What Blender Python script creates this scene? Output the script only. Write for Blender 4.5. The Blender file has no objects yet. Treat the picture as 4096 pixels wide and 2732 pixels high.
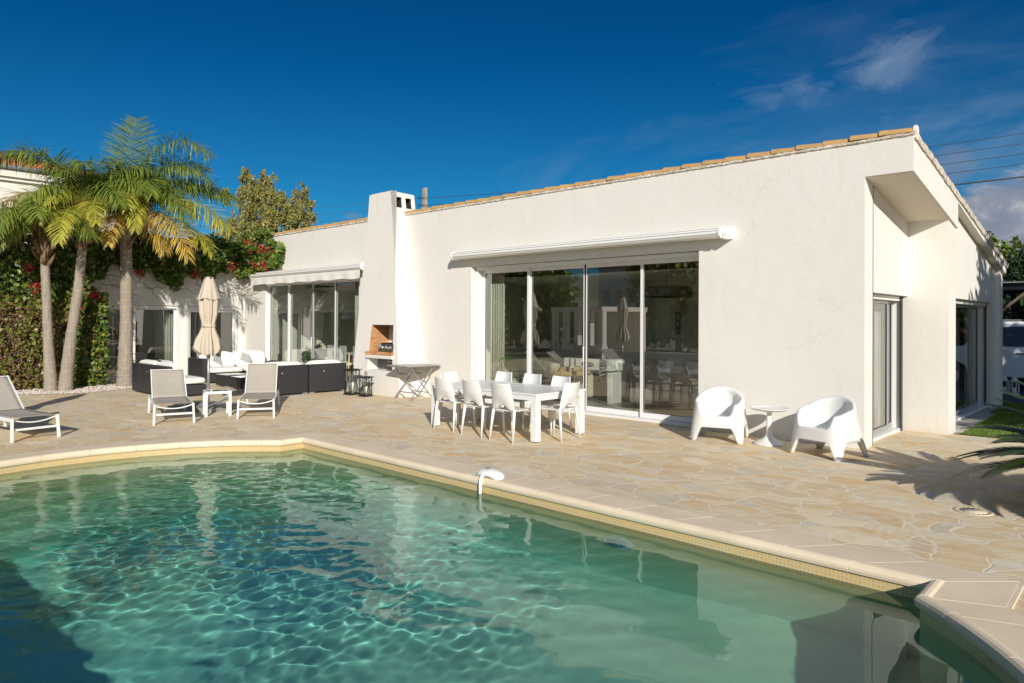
import bpy, math, random
import numpy as np
from mathutils import Vector, Matrix
rad = math.radians
SC = bpy.context.scene
COL = SC.collection
rng = random.Random(7)

# ---------------------------------------------------------------- camera, sky, sun
cd = bpy.data.cameras.new('camera'); cam = bpy.data.objects.new('camera', cd); COL.objects.link(cam)
cd.sensor_width = 36; cd.lens = 692.3/1024*36; cd.clip_start = .05; cd.clip_end = 6000
cd.shift_y = -24.86/1024
yaw, pitch, roll = rad(43.0), rad(.33), rad(.31)
f = Vector((-math.sin(yaw)*math.cos(pitch), math.cos(yaw)*math.cos(pitch), math.sin(pitch)))
r = Vector((math.cos(yaw), math.sin(yaw), 0)); u = r.cross(f)
r2 = r*math.cos(roll)+u*math.sin(roll); u2 = -r*math.sin(roll)+u*math.cos(roll)
M = Matrix((r2, u2, -f)).transposed().to_4x4(); M.translation = (0, 0, 1.75)
cam.matrix_world = M
SC.camera = cam

SUN_EL, SUN_AZ = rad(23.5), math.atan2(.813, -.582)      # azimuth from +Y towards +X
sl = bpy.data.lights.new('sun', 'SUN'); sun = bpy.data.objects.new('sun', sl); COL.objects.link(sun)
sl.energy = 4.6; sl.angle = rad(.5); sl.color = (1, .935, .84)
sdir = Vector((-math.sin(SUN_AZ)*math.cos(SUN_EL), -math.cos(SUN_AZ)*math.cos(SUN_EL), -math.sin(SUN_EL)))
sun.rotation_euler = sdir.to_track_quat('-Z', 'Y').to_euler()
sun.location = (30, -20, 30)
sl.cycles.is_caustics_light = True                        # real refraction caustics on the pool floor
SC.cycles.caustics_reflective = False
SC.cycles.use_denoising = True
SC.view_settings.view_transform = 'Standard'; SC.view_settings.look = 'None'
SC.view_settings.exposure = 0.08; SC.view_settings.gamma = 1

def N(nt, typ, **kw):
    n = nt.nodes.new(typ)
    for k, v in kw.items():
        if k in n.inputs: n.inputs[k].default_value = v
        else: setattr(n, k, v)
    return n
def L(nt, a, b): nt.links.new(a, b)
def MATH(nt, op, a, b=None, c=None, clamp=False):
    n = nt.nodes.new('ShaderNodeMath'); n.operation = op; n.use_clamp = clamp
    for i, v in enumerate((a, b, c)):
        if v is None: continue
        if isinstance(v, (int, float)): n.inputs[i].default_value = v
        else: nt.links.new(v, n.inputs[i])
    return n.outputs[0]
def VM(nt, op, a, b=None):
    n = nt.nodes.new('ShaderNodeVectorMath'); n.operation = op
    for i, v in enumerate((a, b)):
        if v is None: continue
        if isinstance(v, (tuple, list, Vector)): n.inputs[i].default_value = tuple(v)
        else: nt.links.new(v, n.inputs[i])
    return n
def RAMP(nt, fac, stops, interp='LINEAR'):
    n = nt.nodes.new('ShaderNodeValToRGB'); cr = n.color_ramp; cr.interpolation = interp
    while len(cr.elements) < len(stops): cr.elements.new(.5)
    for e, (p, c) in zip(cr.elements, stops):
        e.position = p; e.color = (c, c, c, 1) if isinstance(c, (int, float)) else (*c, 1)
    nt.links.new(fac, n.inputs[0]); return n.outputs[0]
def MIX(nt, fac, a, b, blend='MIX'):
    n = nt.nodes.new('ShaderNodeMix'); n.data_type = 'RGBA'; n.blend_type = blend
    for i, v in ((0, fac), (6, a), (7, b)):
        if isinstance(v, (int, float)): n.inputs[i].default_value = v
        elif isinstance(v, (tuple, list)): n.inputs[i].default_value = (*v, 1)
        else: nt.links.new(v, n.inputs[i])
    return n.outputs[2]

W = bpy.data.worlds.new('World'); SC.world = W; W.use_nodes = True
nt = W.node_tree; bg = nt.nodes['Background']
sky = nt.nodes.new('ShaderNodeTexSky'); sky.sky_type = 'NISHITA'; sky.sun_disc = False
sky.sun_elevation = SUN_EL; sky.sun_rotation = SUN_AZ
sky.altitude = 0; sky.air_density = 1.0; sky.dust_density = .2; sky.ozone_density = 3.0
bg.inputs[1].default_value = .06
tc = nt.nodes.new('ShaderNodeTexCoord'); dirv = tc.outputs['Generated']
sxyz = nt.nodes.new('ShaderNodeSeparateXYZ'); L(nt, dirv, sxyz.inputs[0])
# a deep polarised blue: less red and green high up
tint = RAMP(nt, sxyz.outputs[2], [(0, (.50, .90, 1.15)), (.14, (.10, .70, 1.04)), (.34, (.012, .48, .86)), (.55, (.0, .35, .74)), (1, (.3, .5, .9))])
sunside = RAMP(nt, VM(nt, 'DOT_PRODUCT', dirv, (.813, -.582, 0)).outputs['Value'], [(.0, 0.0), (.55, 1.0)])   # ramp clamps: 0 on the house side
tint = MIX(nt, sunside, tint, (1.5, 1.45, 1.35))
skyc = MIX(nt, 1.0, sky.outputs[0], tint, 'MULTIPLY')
def cloud(px, py, wu, wv, ang, sc, thr, soft, dens, col, base, stretch=1.0, seed=0.0, edge=.35, dist=.25):
    """a cloud in a patch of sky round a direction given by azimuth/elevation offsets"""
    global base_col
    d = (f + r2*((px-512)/692.3) - u2*((py-316.6)/692.3)).normalized()
    e1 = Vector((0, 0, 1)).cross(d).normalized()*-1; e2 = d.cross(e1)*-1
    e2 = e1.cross(d)*-1
    if e2.z < 0: e2 = -e2
    ca, sa = math.cos(ang), math.sin(ang)
    a1 = e1*ca+e2*sa; a2 = -e1*sa+e2*ca
    dd = VM(nt, 'DOT_PRODUCT', dirv, d).outputs['Value']
    U = MATH(nt, 'DIVIDE', VM(nt, 'DOT_PRODUCT', dirv, a1).outputs['Value'], dd)
    V = MATH(nt, 'DIVIDE', VM(nt, 'DOT_PRODUCT', dirv, a2).outputs['Value'], dd)
    uu = MATH(nt, 'DIVIDE', U, wu); vv = MATH(nt, 'DIVIDE', V, wv)
    rr = MATH(nt, 'ADD', MATH(nt, 'MULTIPLY', uu, uu), MATH(nt, 'MULTIPLY', vv, vv))
    cmb = nt.nodes.new('ShaderNodeCombineXYZ'); L(nt, U, cmb.inputs[0]); L(nt, MATH(nt, 'MULTIPLY', V, stretch), cmb.inputs[1]); cmb.inputs[2].default_value = seed
    nz = N(nt, 'ShaderNodeTexNoise', Scale=sc, Detail=10.0, Roughness=.60, Distortion=dist); L(nt, cmb.outputs[0], nz.inputs['Vector'])
    fall = MATH(nt, 'MULTIPLY', MATH(nt, 'SUBTRACT', 1.0, rr), edge)
    m = MATH(nt, 'ADD', nz.outputs[0], fall)
    m = MATH(nt, 'DIVIDE', MATH(nt, 'SUBTRACT', m, thr), soft, clamp=True)
    m = MATH(nt, 'MULTIPLY', m, dens)
    ok = MATH(nt, 'GREATER_THAN', dd, .3)
    m = MATH(nt, 'MULTIPLY', m, ok)
    return m, V, nz.outputs[0]
WISP = (6.6, 8.2, 9.8)
for a in [(868, 62, .105, .042, .02, 8, .57, .62, .50, 2.6), (885, 66, .06, .040, .1, 12, .60, .6, .35, 1.6), (905, 47, .04, .03, .30, 11, .60, .6, .30, 1.8), (776, 92, .085, .026, -.14, 9, .58, .6, .34, 2.6), (799, 84, .025, .028, -.9, 12, .60, .5, .30, 1.5),
          (940, 130, .32, .045, .02, 5, .54, .6, .20, 4.0), (760, 135, .42, .07, .18, 4, .52, .6, .16, 3.0), (985, 150, .17, .06, .08, 7, .52, .5, .26, 3.0), (900, 20, .30, .06, .1, 5, .56, .6, .10, 3.0)]:
    px, py, wu, wv, an, sc, th, so, de, st = a
    m, V, nn = cloud(px, py, wu, wv, an, sc, th, so, de, None, None, st, seed=px*.01, edge=.20, dist=1.1)
    skyc = MIX(nt, m, skyc, WISP)
for a in [(952, 168, .035, .035, 0, 9, .72, .3, .45), (353, 216, .018, .010, .1, 18, .7, .3, .3)]:
    px, py, wu, wv, an, sc, th, so, de = a
    m, V, nn = cloud(px, py, wu, wv, an, sc, th, so, de, None, None, 1.3, seed=px*.013, edge=.5)
    skyc = MIX(nt, m, skyc, (4.2, 4.1, 5.0))
m, V, nn = cloud(1062, 211, .17, .088, -.05, 8.5, .72, .12, 1.0, None, None, 1.2, seed=5.2, edge=.50)
lum = MATH(nt, 'ADD', MATH(nt, 'MULTIPLY', V, 7.5), MATH(nt, 'MULTIPLY', MATH(nt, 'SUBTRACT', nn, .5), 2.8))
cc = RAMP(nt, MATH(nt, 'ADD', lum, .38), [(0, (1.5/8, 1.9/8, 2.7/8)), (.45, (2.4/8, 2.7/8, 3.4/8)), (.8, (6.2/8, 6.0/8, 6.0/8)), (1, (8/8., 7.6/8, 7.1/8))])
cc = MIX(nt, 1.0, cc, (14, 14, 14), 'MULTIPLY')
skyc = MIX(nt, m, skyc, cc)
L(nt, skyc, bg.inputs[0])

# ---------------------------------------------------------------- materials
def newmat(name):
    m = bpy.data.materials.new(name); m.use_nodes = True
    return m, m.node_tree, m.node_tree.nodes['Principled BSDF']
MATS = {}
def mk(name, col, rough=.5, var=0.0, vs=3.0, bump=0.0, bs=60.0, metal=0.0, spec=.5, col2=None, sub=None, emit=None):
    m, nt, b = newmat(name); MATS[name] = m
    b.inputs['Roughness'].default_value = rough; b.inputs['Metallic'].default_value = metal
    b.inputs['Specular IOR Level'].default_value = spec
    b.inputs['Base Color'].default_value = (*col, 1)
    t = nt.nodes.new('ShaderNodeTexCoord')
    if var or col2:
        n = N(nt, 'ShaderNodeTexNoise', Scale=vs, Detail=6.0, Roughness=.6); L(nt, t.outputs['Object'], n.inputs['Vector'])
        c2 = col2 or tuple(c*(1-var) for c in col)
        fac = RAMP(nt, n.outputs[0], [(.35, 0.0), (.68, 1.0)])
        L(nt, MIX(nt, fac, col, c2), b.inputs['Base Color'])
    if bump:
        n = N(nt, 'ShaderNodeTexNoise', Scale=bs, Detail=4.0, Roughness=.6); L(nt, t.outputs['Object'], n.inputs['Vector'])
        bp = N(nt, 'ShaderNodeBump', Strength=bump, Distance=.01); L(nt, n.outputs[0], bp.inputs['Height']); L(nt, bp.outputs[0], b.inputs['Normal'])
    if emit:
        b.inputs['Emission Color'].default_value = (*emit, 1); b.inputs['Emission Strength'].default_value = 1
    return m

def stucco(name, col, stain=.5):
    m, nt, b = newmat(name); MATS[name] = m
    t = nt.nodes.new('ShaderNodeTexCoord'); P = t.outputs['Object']
    b.inputs['Roughness'].default_value = .88; b.inputs['Specular IOR Level'].default_value = .2
    n1 = N(nt, 'ShaderNodeTexNoise', Scale=.9, Detail=7.0, Roughness=.6); L(nt, P, n1.inputs['Vector'])
    mp = N(nt, 'ShaderNodeMapping', Scale=(3.2, 3.2, .35)); L(nt, P, mp.inputs['Vector'])
    n2 = N(nt, 'ShaderNodeTexNoise', Scale=1.6, Detail=6.0, Roughness=.65); L(nt, mp.outputs[0], n2.inputs['Vector'])
    c = MIX(nt, RAMP(nt, n1.outputs[0], [(.38, 0.0), (.7, 1.0)]), col, tuple(x*y for x, y in zip(col, (.97, .96, .945))))
    c = MIX(nt, MATH(nt, 'MULTIPLY', RAMP(nt, n2.outputs[0], [(.56, 0.0), (.85, .7)]), stain), c, tuple(x*y for x, y in zip(col, (.84, .82, .77))))
    sz = nt.nodes.new('ShaderNodeSeparateXYZ'); L(nt, P, sz.inputs[0])
    foot = MATH(nt, 'MULTIPLY', RAMP(nt, sz.outputs[2], [(.0, 1.0), (.10, .35), (.28, 0.0)]), RAMP(nt, n1.outputs[0], [(.35, .15), (.65, .8)]))
    c = MIX(nt, MATH(nt, 'MULTIPLY', foot, .5), c, (.56, .47, .34))
    c = MIX(nt, MATH(nt, 'MULTIPLY', RAMP(nt, MATH(nt, 'DIVIDE', sz.outputs[2], 5.0), [(.66, 0.0), (.845, 1.0)]), RAMP(nt, n2.outputs[0], [(.56, 0.0), (.72, .13)])), c, tuple(x*y for x, y in zip(col, (.66, .62, .54))))
    # hairline cracks
    n4 = N(nt, 'ShaderNodeTexNoise', Scale=1.3, Detail=5.0, Roughness=.7); L(nt, P, n4.inputs['Vector'])
    wv = VM(nt, 'ADD', P, VM(nt, 'SCALE', n4.outputs[1]).outputs[0]); 
    vo = N(nt, 'ShaderNodeTexVoronoi', Scale=.42, feature='DISTANCE_TO_EDGE'); L(nt, wv.outputs[0], vo.inputs['Vector'])
    cr = RAMP(nt, vo.outputs['Distance'], [(.0, 1.0), (.0045, 0.0)])
    cr = MATH(nt, 'MULTIPLY', cr, RAMP(nt, n1.outputs[0], [(.5, 0.0), (.6, .55)]))
    c = MIX(nt, cr, c, tuple(x*.62 for x in col))
    L(nt, c, b.inputs['Base Color'])
    n3 = N(nt, 'ShaderNodeTexNoise', Scale=38.0, Detail=5.0, Roughness=.62); L(nt, P, n3.inputs['Vector'])
    n5 = N(nt, 'ShaderNodeTexNoise', Scale=5.0, Detail=4.0, Roughness=.6); L(nt, P, n5.inputs['Vector'])
    h = MATH(nt, 'ADD', MATH(nt, 'MULTIPLY', n3.outputs[0], .35), n5.outputs[0])
    bp = N(nt, 'ShaderNodeBump', Strength=.30, Distance=.02); L(nt, h, bp.inputs['Height']); L(nt, bp.outputs[0], b.inputs['Normal'])
    return m
stucco('white_stucco', (.78, .757, .712))
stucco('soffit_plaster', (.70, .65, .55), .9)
stucco('neighbour_stucco', (.78, .74, .66))

def flagstone():
    m, nt, b = newmat('flagstone'); MATS['flagstone'] = m
    t = nt.nodes.new('ShaderNodeTexCoord'); P = t.outputs['Object']
    mp = N(nt, 'ShaderNodeMapping', Rotation=(0, 0, .5), Scale=(1.0, 1.45, 1)); L(nt, P, mp.inputs['Vector'])
    nd = N(nt, 'ShaderNodeTexNoise', Scale=1.1, Detail=3.0, Roughness=.5); L(nt, mp.outputs[0], nd.inputs['Vector'])
    off = VM(nt, 'SCALE', VM(nt, 'SUBTRACT', nd.outputs[1], (.5, .5, .5)).outputs[0]); off.inputs['Scale'].default_value = .36
    nd2 = N(nt, 'ShaderNodeTexNoise', Scale=9.0, Detail=3.0, Roughness=.6); L(nt, mp.outputs[0], nd2.inputs['Vector'])
    off2 = VM(nt, 'SCALE', VM(nt, 'SUBTRACT', nd2.outputs[1], (.5, .5, .5)).outputs[0]); off2.inputs['Scale'].default_value = .028
    Q = VM(nt, 'ADD', VM(nt, 'ADD', mp.outputs[0], off.outputs[0]).outputs[0], off2.outputs[0]).outputs[0]
    ve = N(nt, 'ShaderNodeTexVoronoi', Scale=2.6, feature='DISTANCE_TO_EDGE'); L(nt, Q, ve.inputs['Vector'])
    vc = N(nt, 'ShaderNodeTexVoronoi', Scale=2.6, feature='F1'); L(nt, Q, vc.inputs['Vector'])
    sep = nt.nodes.new('ShaderNodeSeparateColor'); L(nt, vc.outputs['Color'], sep.inputs[0])
    c = RAMP(nt, sep.outputs[0], [(0, (.69, .55, .37)), (.2, (.75, .64, .455)), (.4, (.70, .63, .52)), (.58, (.79, .71, .555)), (.75, (.73, .56, .345)), (.9, (.63, .60, .54)), (1, (.83, .76, .62))])
    c = MIX(nt, 1.0, c, (1.04, 1.01, .945), 'MULTIPLY')
    # streaked veins inside each stone, a direction of its own
    ro = nt.nodes.new('ShaderNodeVectorRotate'); ro.rotation_type = 'Z_AXIS'; L(nt, Q, ro.inputs['Vector']); L(nt, MATH(nt, 'MULTIPLY', sep.outputs[1], 6.28), ro.inputs['Angle'])
    mp2 = N(nt, 'ShaderNodeMapping', Scale=(.8, 3.6, 1)); L(nt, ro.outputs[0], mp2.inputs['Vector'])
    n1 = N(nt, 'ShaderNodeTexNoise', Scale=2.6, Detail=8.0, Roughness=.64, Distortion=.6); L(nt, mp2.outputs[0], n1.inputs['Vector'])
    c = MIX(nt, RAMP(nt, n1.outputs[0], [(.42, 0.0), (.62, .75)]), c, MIX(nt, 1.0, c, (.90, .80, .64), 'MULTIPLY'))
    c = MIX(nt, RAMP(nt, n1.outputs[0], [(.30, .6), (.44, 0.0)]), c, (.74, .69, .61))
    # rusty patches that run over several stones
    n2 = N(nt, 'ShaderNodeTexNoise', Scale=.9, Detail=5.0, Roughness=.6); L(nt, P, n2.inputs['Vector'])
    rust = MATH(nt, 'MULTIPLY', RAMP(nt, n2.outputs[0], [(.54, 0.0), (.72, .8)]), RAMP(nt, n1.outputs[0], [(.4, .1), (.6, 1.0)]))
    c = MIX(nt, rust, c, (.68, .44, .20))
    # pale cement film
    n3 = N(nt, 'ShaderNodeTexNoise', Scale=3.4, Detail=9.0, Roughness=.72); L(nt, P, n3.inputs['Vector'])
    c = MIX(nt, RAMP(nt, n3.outputs[0], [(.57, 0.0), (.70, .6)]), c, (.80, .76, .69))
    n6 = N(nt, 'ShaderNodeTexNoise', Scale=45.0, Detail=5.0, Roughness=.7); L(nt, P, n6.inputs['Vector'])
    c = MIX(nt, RAMP(nt, n6.outputs[0], [(.35, .22), (.55, 0.0)]), c, MIX(nt, 1.0, c, (.72, .70, .66), 'MULTIPLY'))
    nm = N(nt, 'ShaderNodeTexNoise', Scale=20.0, Detail=2.0); L(nt, P, nm.inputs['Vector'])
    wdt = MATH(nt, 'ADD', ve.outputs['Distance'], MATH(nt, 'MULTIPLY', MATH(nt, 'SUBTRACT', nm.outputs[0], .5), .025))
    mort = RAMP(nt, wdt, [(.015, 1.0), (.030, 0.0)])
    c = MIX(nt, mort, c, MIX(nt, RAMP(nt, n3.outputs[0], [(.4, 0.0), (.6, 1.0)]), (.82, .71, .51), (.78, .69, .53)))
    L(nt, c, b.inputs['Base Color'])
    b.inputs['Roughness'].default_value = .72; b.inputs['Specular IOR Level'].default_value = .3
    h = MATH(nt, 'ADD', MATH(nt, 'MULTIPLY', RAMP(nt, wdt, [(.006, 0.0), (.035, 1.0)]), .30), MATH(nt, 'MULTIPLY', n1.outputs[0], .5))
    h = MATH(nt, 'ADD', h, MATH(nt, 'MULTIPLY', n6.outputs[0], .12))
    h = MATH(nt, 'ADD', h, MATH(nt, 'MULTIPLY', sep.outputs[2], .12))
    bp = N(nt, 'ShaderNodeBump', Strength=.55, Distance=.012); L(nt, h, bp.inputs['Height']); L(nt, bp.outputs[0], b.inputs['Normal'])
flagstone()

mk('coping_stone', (.84, .71, .53), .75, col2=(.74, .61, .44), vs=2.0, bump=.10, bs=70)
mk('mortar', (.74, .64, .48), .9, var=.12, vs=8)
mk('concrete', (.50, .48, .45), .85, var=.2, vs=2, bump=.3, bs=40)
mk('asphalt', (.10, .10, .105), .9, var=.3, vs=5, bump=.4, bs=80)
mk('earth', (.30, .25, .18), .95, var=.3, vs=.3)
mk('hill_green', (.20, .23, .13), .95, col2=(.34, .32, .22), vs=.05)
mk('white_plastic', (.75, .75, .735), .38, bump=.04, bs=200)
mk('white_metal', (.78, .78, .76), .35)
mk('awning_white', (.85, .84, .80), .4)
mk('awning_cloth', (.82, .80, .75), .85, var=.06, vs=8, bump=.3, bs=12)
mk('frame_white', (.80, .80, .79), .35)
mk('frame_grey', (.38, .39, .40), .35, metal=.3)
mk('dark_gasket', (.03, .03, .035), .5)
mk('sling_taupe', (.42, .375, .315), .8, var=.08, vs=5, bump=.15, bs=300)
mk('grey_slab', (.33, .32, .30), .7, var=.2, vs=6, bump=.3, bs=60)
mk('parasol_cloth', (.56, .485, .385), .85, var=.08, vs=4, bump=.2, bs=60)
mk('pole_grey', (.42, .41, .40), .35, metal=.6)
mk('cushion_white', (.86, .84, .78), .9, var=.05, vs=6, bump=.35, bs=7)
mk('cushion_dark', (.06, .06, .065), .9)
mk('black_iron', (.018, .018, .02), .4)
mk('candle_wax', (.88, .84, .72), .5)
mk('steel', (.55, .55, .55), .28, metal=.9, var=.15, vs=6)
mk('black_enamel', (.02, .02, .02), .25)
mk('soot', (.05, .035, .03), .95, var=.4, vs=6)
mk('grey_table', (.36, .34, .33), .45, metal=.2)
mk('cabinet_grey', (.13, .13, .125), .5)
mk('broom_wood', (.62, .40, .16), .5, var=.15, vs=10)
mk('palm_bark_old', (.30, .25, .20), .95)
mk('dry_brown', (.24, .14, .075), .95, var=.4, vs=6)
mk('frond_green', (.085, .13, .028), .45, col2=(.14, .18, .03), vs=1.2)
mk('frond_yellow', (.42, .34, .045), .5, col2=(.24, .26, .04), vs=1.5)
mk('frond_golden', (.52, .33, .05), .55, col2=(.40, .22, .06), vs=1.5)
mk('frond_dry', (.42, .28, .15), .8, col2=(.30, .17, .07), vs=1.5)
mk('rachis', (.30, .30, .10), .5)
mk('cycad_green', (.05, .085, .02), .35, col2=(.03, .06, .02), vs=3)
mk('terracotta', (.50, .19, .09), .85, var=.35, vs=2.5, bump=.3, bs=20)
mk('ridge_ochre', (.60, .36, .13), .8, col2=(.44, .29, .14), vs=2.6, bump=.4, bs=30)
mk('rake_tile', (.55, .43, .29), .85, col2=(.46, .24, .13), vs=4, bump=.4, bs=30)
mk('plaster_bed', (.78, .72, .62), .95, col2=(.42, .36, .28), vs=9, bump=.9, bs=30)
mk('pole_concrete', (.42, .36, .28), .9, var=.2, vs=3)
mk('wire', (.05, .055, .06), .5)
mk('bark', (.20, .14, .09), .9, var=.3, vs=6)
mk('pebble_white', (.74, .68, .62), .7, col2=(.60, .48, .42), vs=6)
mk('room_wall', (.74, .76, .66), .9, var=.05, vs=2)
mk('room_wall_pale', (.72, .74, .66), .9)
mk('room_floor', (.66, .62, .54), .35, var=.08, vs=1)
mk('room_ceiling', (.80, .80, .74), .9)
mk('curtain_cloth', (.58, .58, .50), .9, var=.1, vs=8)
mk('sofa_beige', (.50, .47, .37), .9, bump=.2, bs=60)
mk('sofa_grey', (.30, .29, .27), .9, bump=.2, bs=60)
mk('kitchen_dark', (.10, .11, .12), .4)
mk('brown_wood', (.22, .12, .06), .4, var=.3, vs=8)
mk('tan_wicker', (.60, .42, .18), .7, var=.3, vs=30, bump=.6, bs=60)
mk('lamp_shade_white', (.75, .80, .82), .3)
mk('lamp_shade_cream', (.62, .58, .46), .8)
mk('chrome', (.7, .7, .7), .15, metal=1)
mk('petal_cream', (.86, .85, .70), .7)
mk('leaf_dark', (.03, .07, .02), .5)
mk('picture_dark', (.05, .06, .075), .4, var=.6, vs=4)
mk('car_paint', (.84, .86, .90), .22, spec=.6)
mk('car_glass', (.02, .03, .04), .08, spec=.8)
mk('tyre', (.02, .02, .02), .8)
mk('grass_blade', (.10, .19, .022), .6, col2=(.17, .24, .03), vs=2)
mk('lawn_soil', (.05, .08, .015), .95)
mk('drain_plastic', (.70, .61, .45), .6)
mk('green_bottle', (.06, .12, .05), .15)
mk('alarm_white', (.87, .87, .86), .3)
mk('alarm_grey', (.25, .25, .27), .4)
mk('pool_lamp_blue', (.50, .76, .84), .3)
mk('cobalt', (.12, .30, .38), .5)

def leafmat(name, cols, rough=.45):
    m, nt, b = newmat(name); MATS[name] = m
    g = nt.nodes.new('ShaderNodeNewGeometry')
    stops = [(i/(len(cols)-1) if len(cols) > 1 else 0, c) for i, c in enumerate(cols)]
    c = RAMP(nt, g.outputs['Random Per Island'], stops)
    L(nt, c, b.inputs['Base Color']); b.inputs['Roughness'].default_value = rough
    tr = N(nt, 'ShaderNodeBsdfTranslucent'); L(nt, MIX(nt, 1.0, c, (1.3, 1.4, .6), 'MULTIPLY'), tr.inputs[0])
    mx = nt.nodes.new('ShaderNodeMixShader'); mx.inputs[0].default_value = .22
    L(nt, b.outputs[0], mx.inputs[1]); L(nt, tr.outputs[0], mx.inputs[2]); L(nt, mx.outputs[0], nt.nodes['Material Output'].inputs[0])
leafmat('leaf_bougain', [(.04, .08, .014), (.07, .13, .02), (.10, .17, .025), (.17, .25, .03), (.06, .11, .02), (.30, .33, .04)])
leafmat('leaf_sparse', [(.20, .22, .03), (.10, .16, .02), (.28, .26, .04), (.20, .13, .05), (.10, .14, .03)])
leafmat('bract_red', [(.50, .015, .03), (.62, .03, .07), (.42, .01, .04)])
leafmat('leaf_euc', [(.25, .27, .07), (.36, .31, .06), (.18, .21, .08), (.44, .34, .06), (.22, .26, .13), (.30, .21, .05)])
leafmat('leaf_bright', [(.10, .15, .02), (.22, .26, .03), (.14, .18, .03), (.06, .10, .02)])
leafmat('leaf_darktree', [(.02, .055, .018), (.035, .075, .02), (.025, .06, .03)])
leafmat('leaf_room', [(.04, .12, .02), (.08, .20, .04)])
leafmat('frond_green', [(.10, .17, .03), (.16, .23, .035), (.24, .30, .04), (.12, .19, .04), (.34, .36, .06), (.09, .15, .05)], .35)
leafmat('frond_yellow', [(.34, .38, .05), (.50, .46, .06), (.24, .32, .05), (.58, .47, .08), (.30, .34, .06)], .4)
leafmat('frond_golden', [(.66, .44, .05), (.72, .52, .08), (.52, .30, .06), (.56, .42, .20), (.40, .40, .06)], .45)
leafmat('frond_dry', [(.52, .35, .18), (.38, .22, .09), (.58, .46, .32), (.44, .32, .08)], .7)

def brick():
    m, nt, b = newmat('brick'); MATS['brick'] = m
    t = nt.nodes.new('ShaderNodeTexCoord'); P = t.outputs['Object']
    s = nt.nodes.new('ShaderNodeSeparateXYZ'); L(nt, P, s.inputs[0])
    c = nt.nodes.new('ShaderNodeCombineXYZ'); L(nt, MATH(nt, 'ADD', s.outputs[0], s.outputs[1]), c.inputs[0]); L(nt, s.outputs[2], c.inputs[1])
    br = N(nt, 'ShaderNodeTexBrick', Scale=1.0); br.inputs['Brick Width'].default_value = .19; br.inputs['Row Height'].default_value = .042
    br.inputs['Mortar Size'].default_value = .0035; br.inputs['Mortar Smooth'].default_value = .4
    br.inputs['Color1'].default_value = (.50, .20, .07, 1); br.inputs['Color2'].default_value = (.62, .36, .15, 1); br.inputs['Mortar'].default_value = (.55, .40, .26, 1)
    L(nt, c.outputs[0], br.inputs['Vector'])
    n = N(nt, 'ShaderNodeTexNoise', Scale=3.0, Detail=5.0); L(nt, P, n.inputs['Vector'])
    L(nt, MIX(nt, RAMP(nt, n.outputs[0], [(.5, 0.0), (.75, .6)]), br.outputs[0], (.20, .10, .06)), b.inputs['Base Color']); b.inputs['Roughness'].default_value = .9
    bp = N(nt, 'ShaderNodeBump', Strength=.6, Distance=.01, invert=True); L(nt, br.outputs['Fac'], bp.inputs['Height']); L(nt, bp.outputs[0], b.inputs['Normal'])
brick()

def rattan():
    m, nt, b = newmat('rattan'); MATS['rattan'] = m
    t = nt.nodes.new('ShaderNodeTexCoord'); P = t.outputs['Object']
    s = nt.nodes.new('ShaderNodeSeparateXYZ'); L(nt, P, s.inputs[0])
    c = nt.nodes.new('ShaderNodeCombineXYZ'); L(nt, MATH(nt, 'ADD', s.outputs[0], s.outputs[1]), c.inputs[0]); L(nt, s.outputs[2], c.inputs[1])
    br = N(nt, 'ShaderNodeTexBrick', Scale=1.0); br.inputs['Brick Width'].default_value = .034; br.inputs['Row Height'].default_value = .009
    br.inputs['Mortar Size'].default_value = .0014
    br.inputs['Color1'].default_value = (.040, .041, .046, 1); br.inputs['Color2'].default_value = (.028, .029, .033, 1); br.inputs['Mortar'].default_value = (.012, .012, .014, 1)
    L(nt, c.outputs[0], br.inputs['Vector']); L(nt, br.outputs[0], b.inputs['Base Color']); b.inputs['Roughness'].default_value = .42
    bp = N(nt, 'ShaderNodeBump', Strength=.5, Distance=.004, invert=True); L(nt, br.outputs['Fac'], bp.inputs['Height']); L(nt, bp.outputs[0], b.inputs['Normal'])
rattan()

def mosaic():
    m, nt, b = newmat('mosaic_tile'); MATS['mosaic_tile'] = m
    at = N(nt, 'ShaderNodeAttribute'); at.attribute_name = 'run'
    g = nt.nodes.new('ShaderNodeTexCoord'); s = nt.nodes.new('ShaderNodeSeparateXYZ'); L(nt, g.outputs['Object'], s.inputs[0])
    c = nt.nodes.new('ShaderNodeCombineXYZ'); L(nt, at.outputs['Fac'], c.inputs[0]); L(nt, s.outputs[2], c.inputs[1])
    br = N(nt, 'ShaderNodeTexBrick', Scale=1.0, offset=0.0); br.inputs['Brick Width'].default_value = .03; br.inputs['Row Height'].default_value = .03
    br.inputs['Mortar Size'].default_value = .002
    br.inputs['Color1'].default_value = (.64, .45, .18, 1); br.inputs['Color2'].default_value = (.54, .41, .20, 1); br.inputs['Mortar'].default_value = (.74, .66, .48, 1)
    L(nt, c.outputs[0], br.inputs['Vector'])
    wn = nt.nodes.new('ShaderNodeTexWhiteNoise'); sn = VM(nt, 'FLOOR', VM(nt, 'MULTIPLY', c.outputs[0], (33.333, 33.333, 0)).outputs[0]); L(nt, sn.outputs[0], wn.inputs['Vector'])
    n = N(nt, 'ShaderNodeTexNoise', Scale=1.6, Detail=6.0, Roughness=.7); L(nt, g.outputs['Object'], n.inputs['Vector'])
    cc = MIX(nt, RAMP(nt, wn.outputs[0], [(0, 0.0), (1, .75)]), br.outputs[0], (.66, .45, .19)); cc = MIX(nt, RAMP(nt, n.outputs[0], [(.45, 0.0), (.7, .5)]), cc, (.58, .48, .26))
    L(nt, MIX(nt, br.outputs['Fac'], cc, (.66, .58, .40)), b.inputs['Base Color']); b.inputs['Roughness'].default_value = .25
mosaic()

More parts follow.
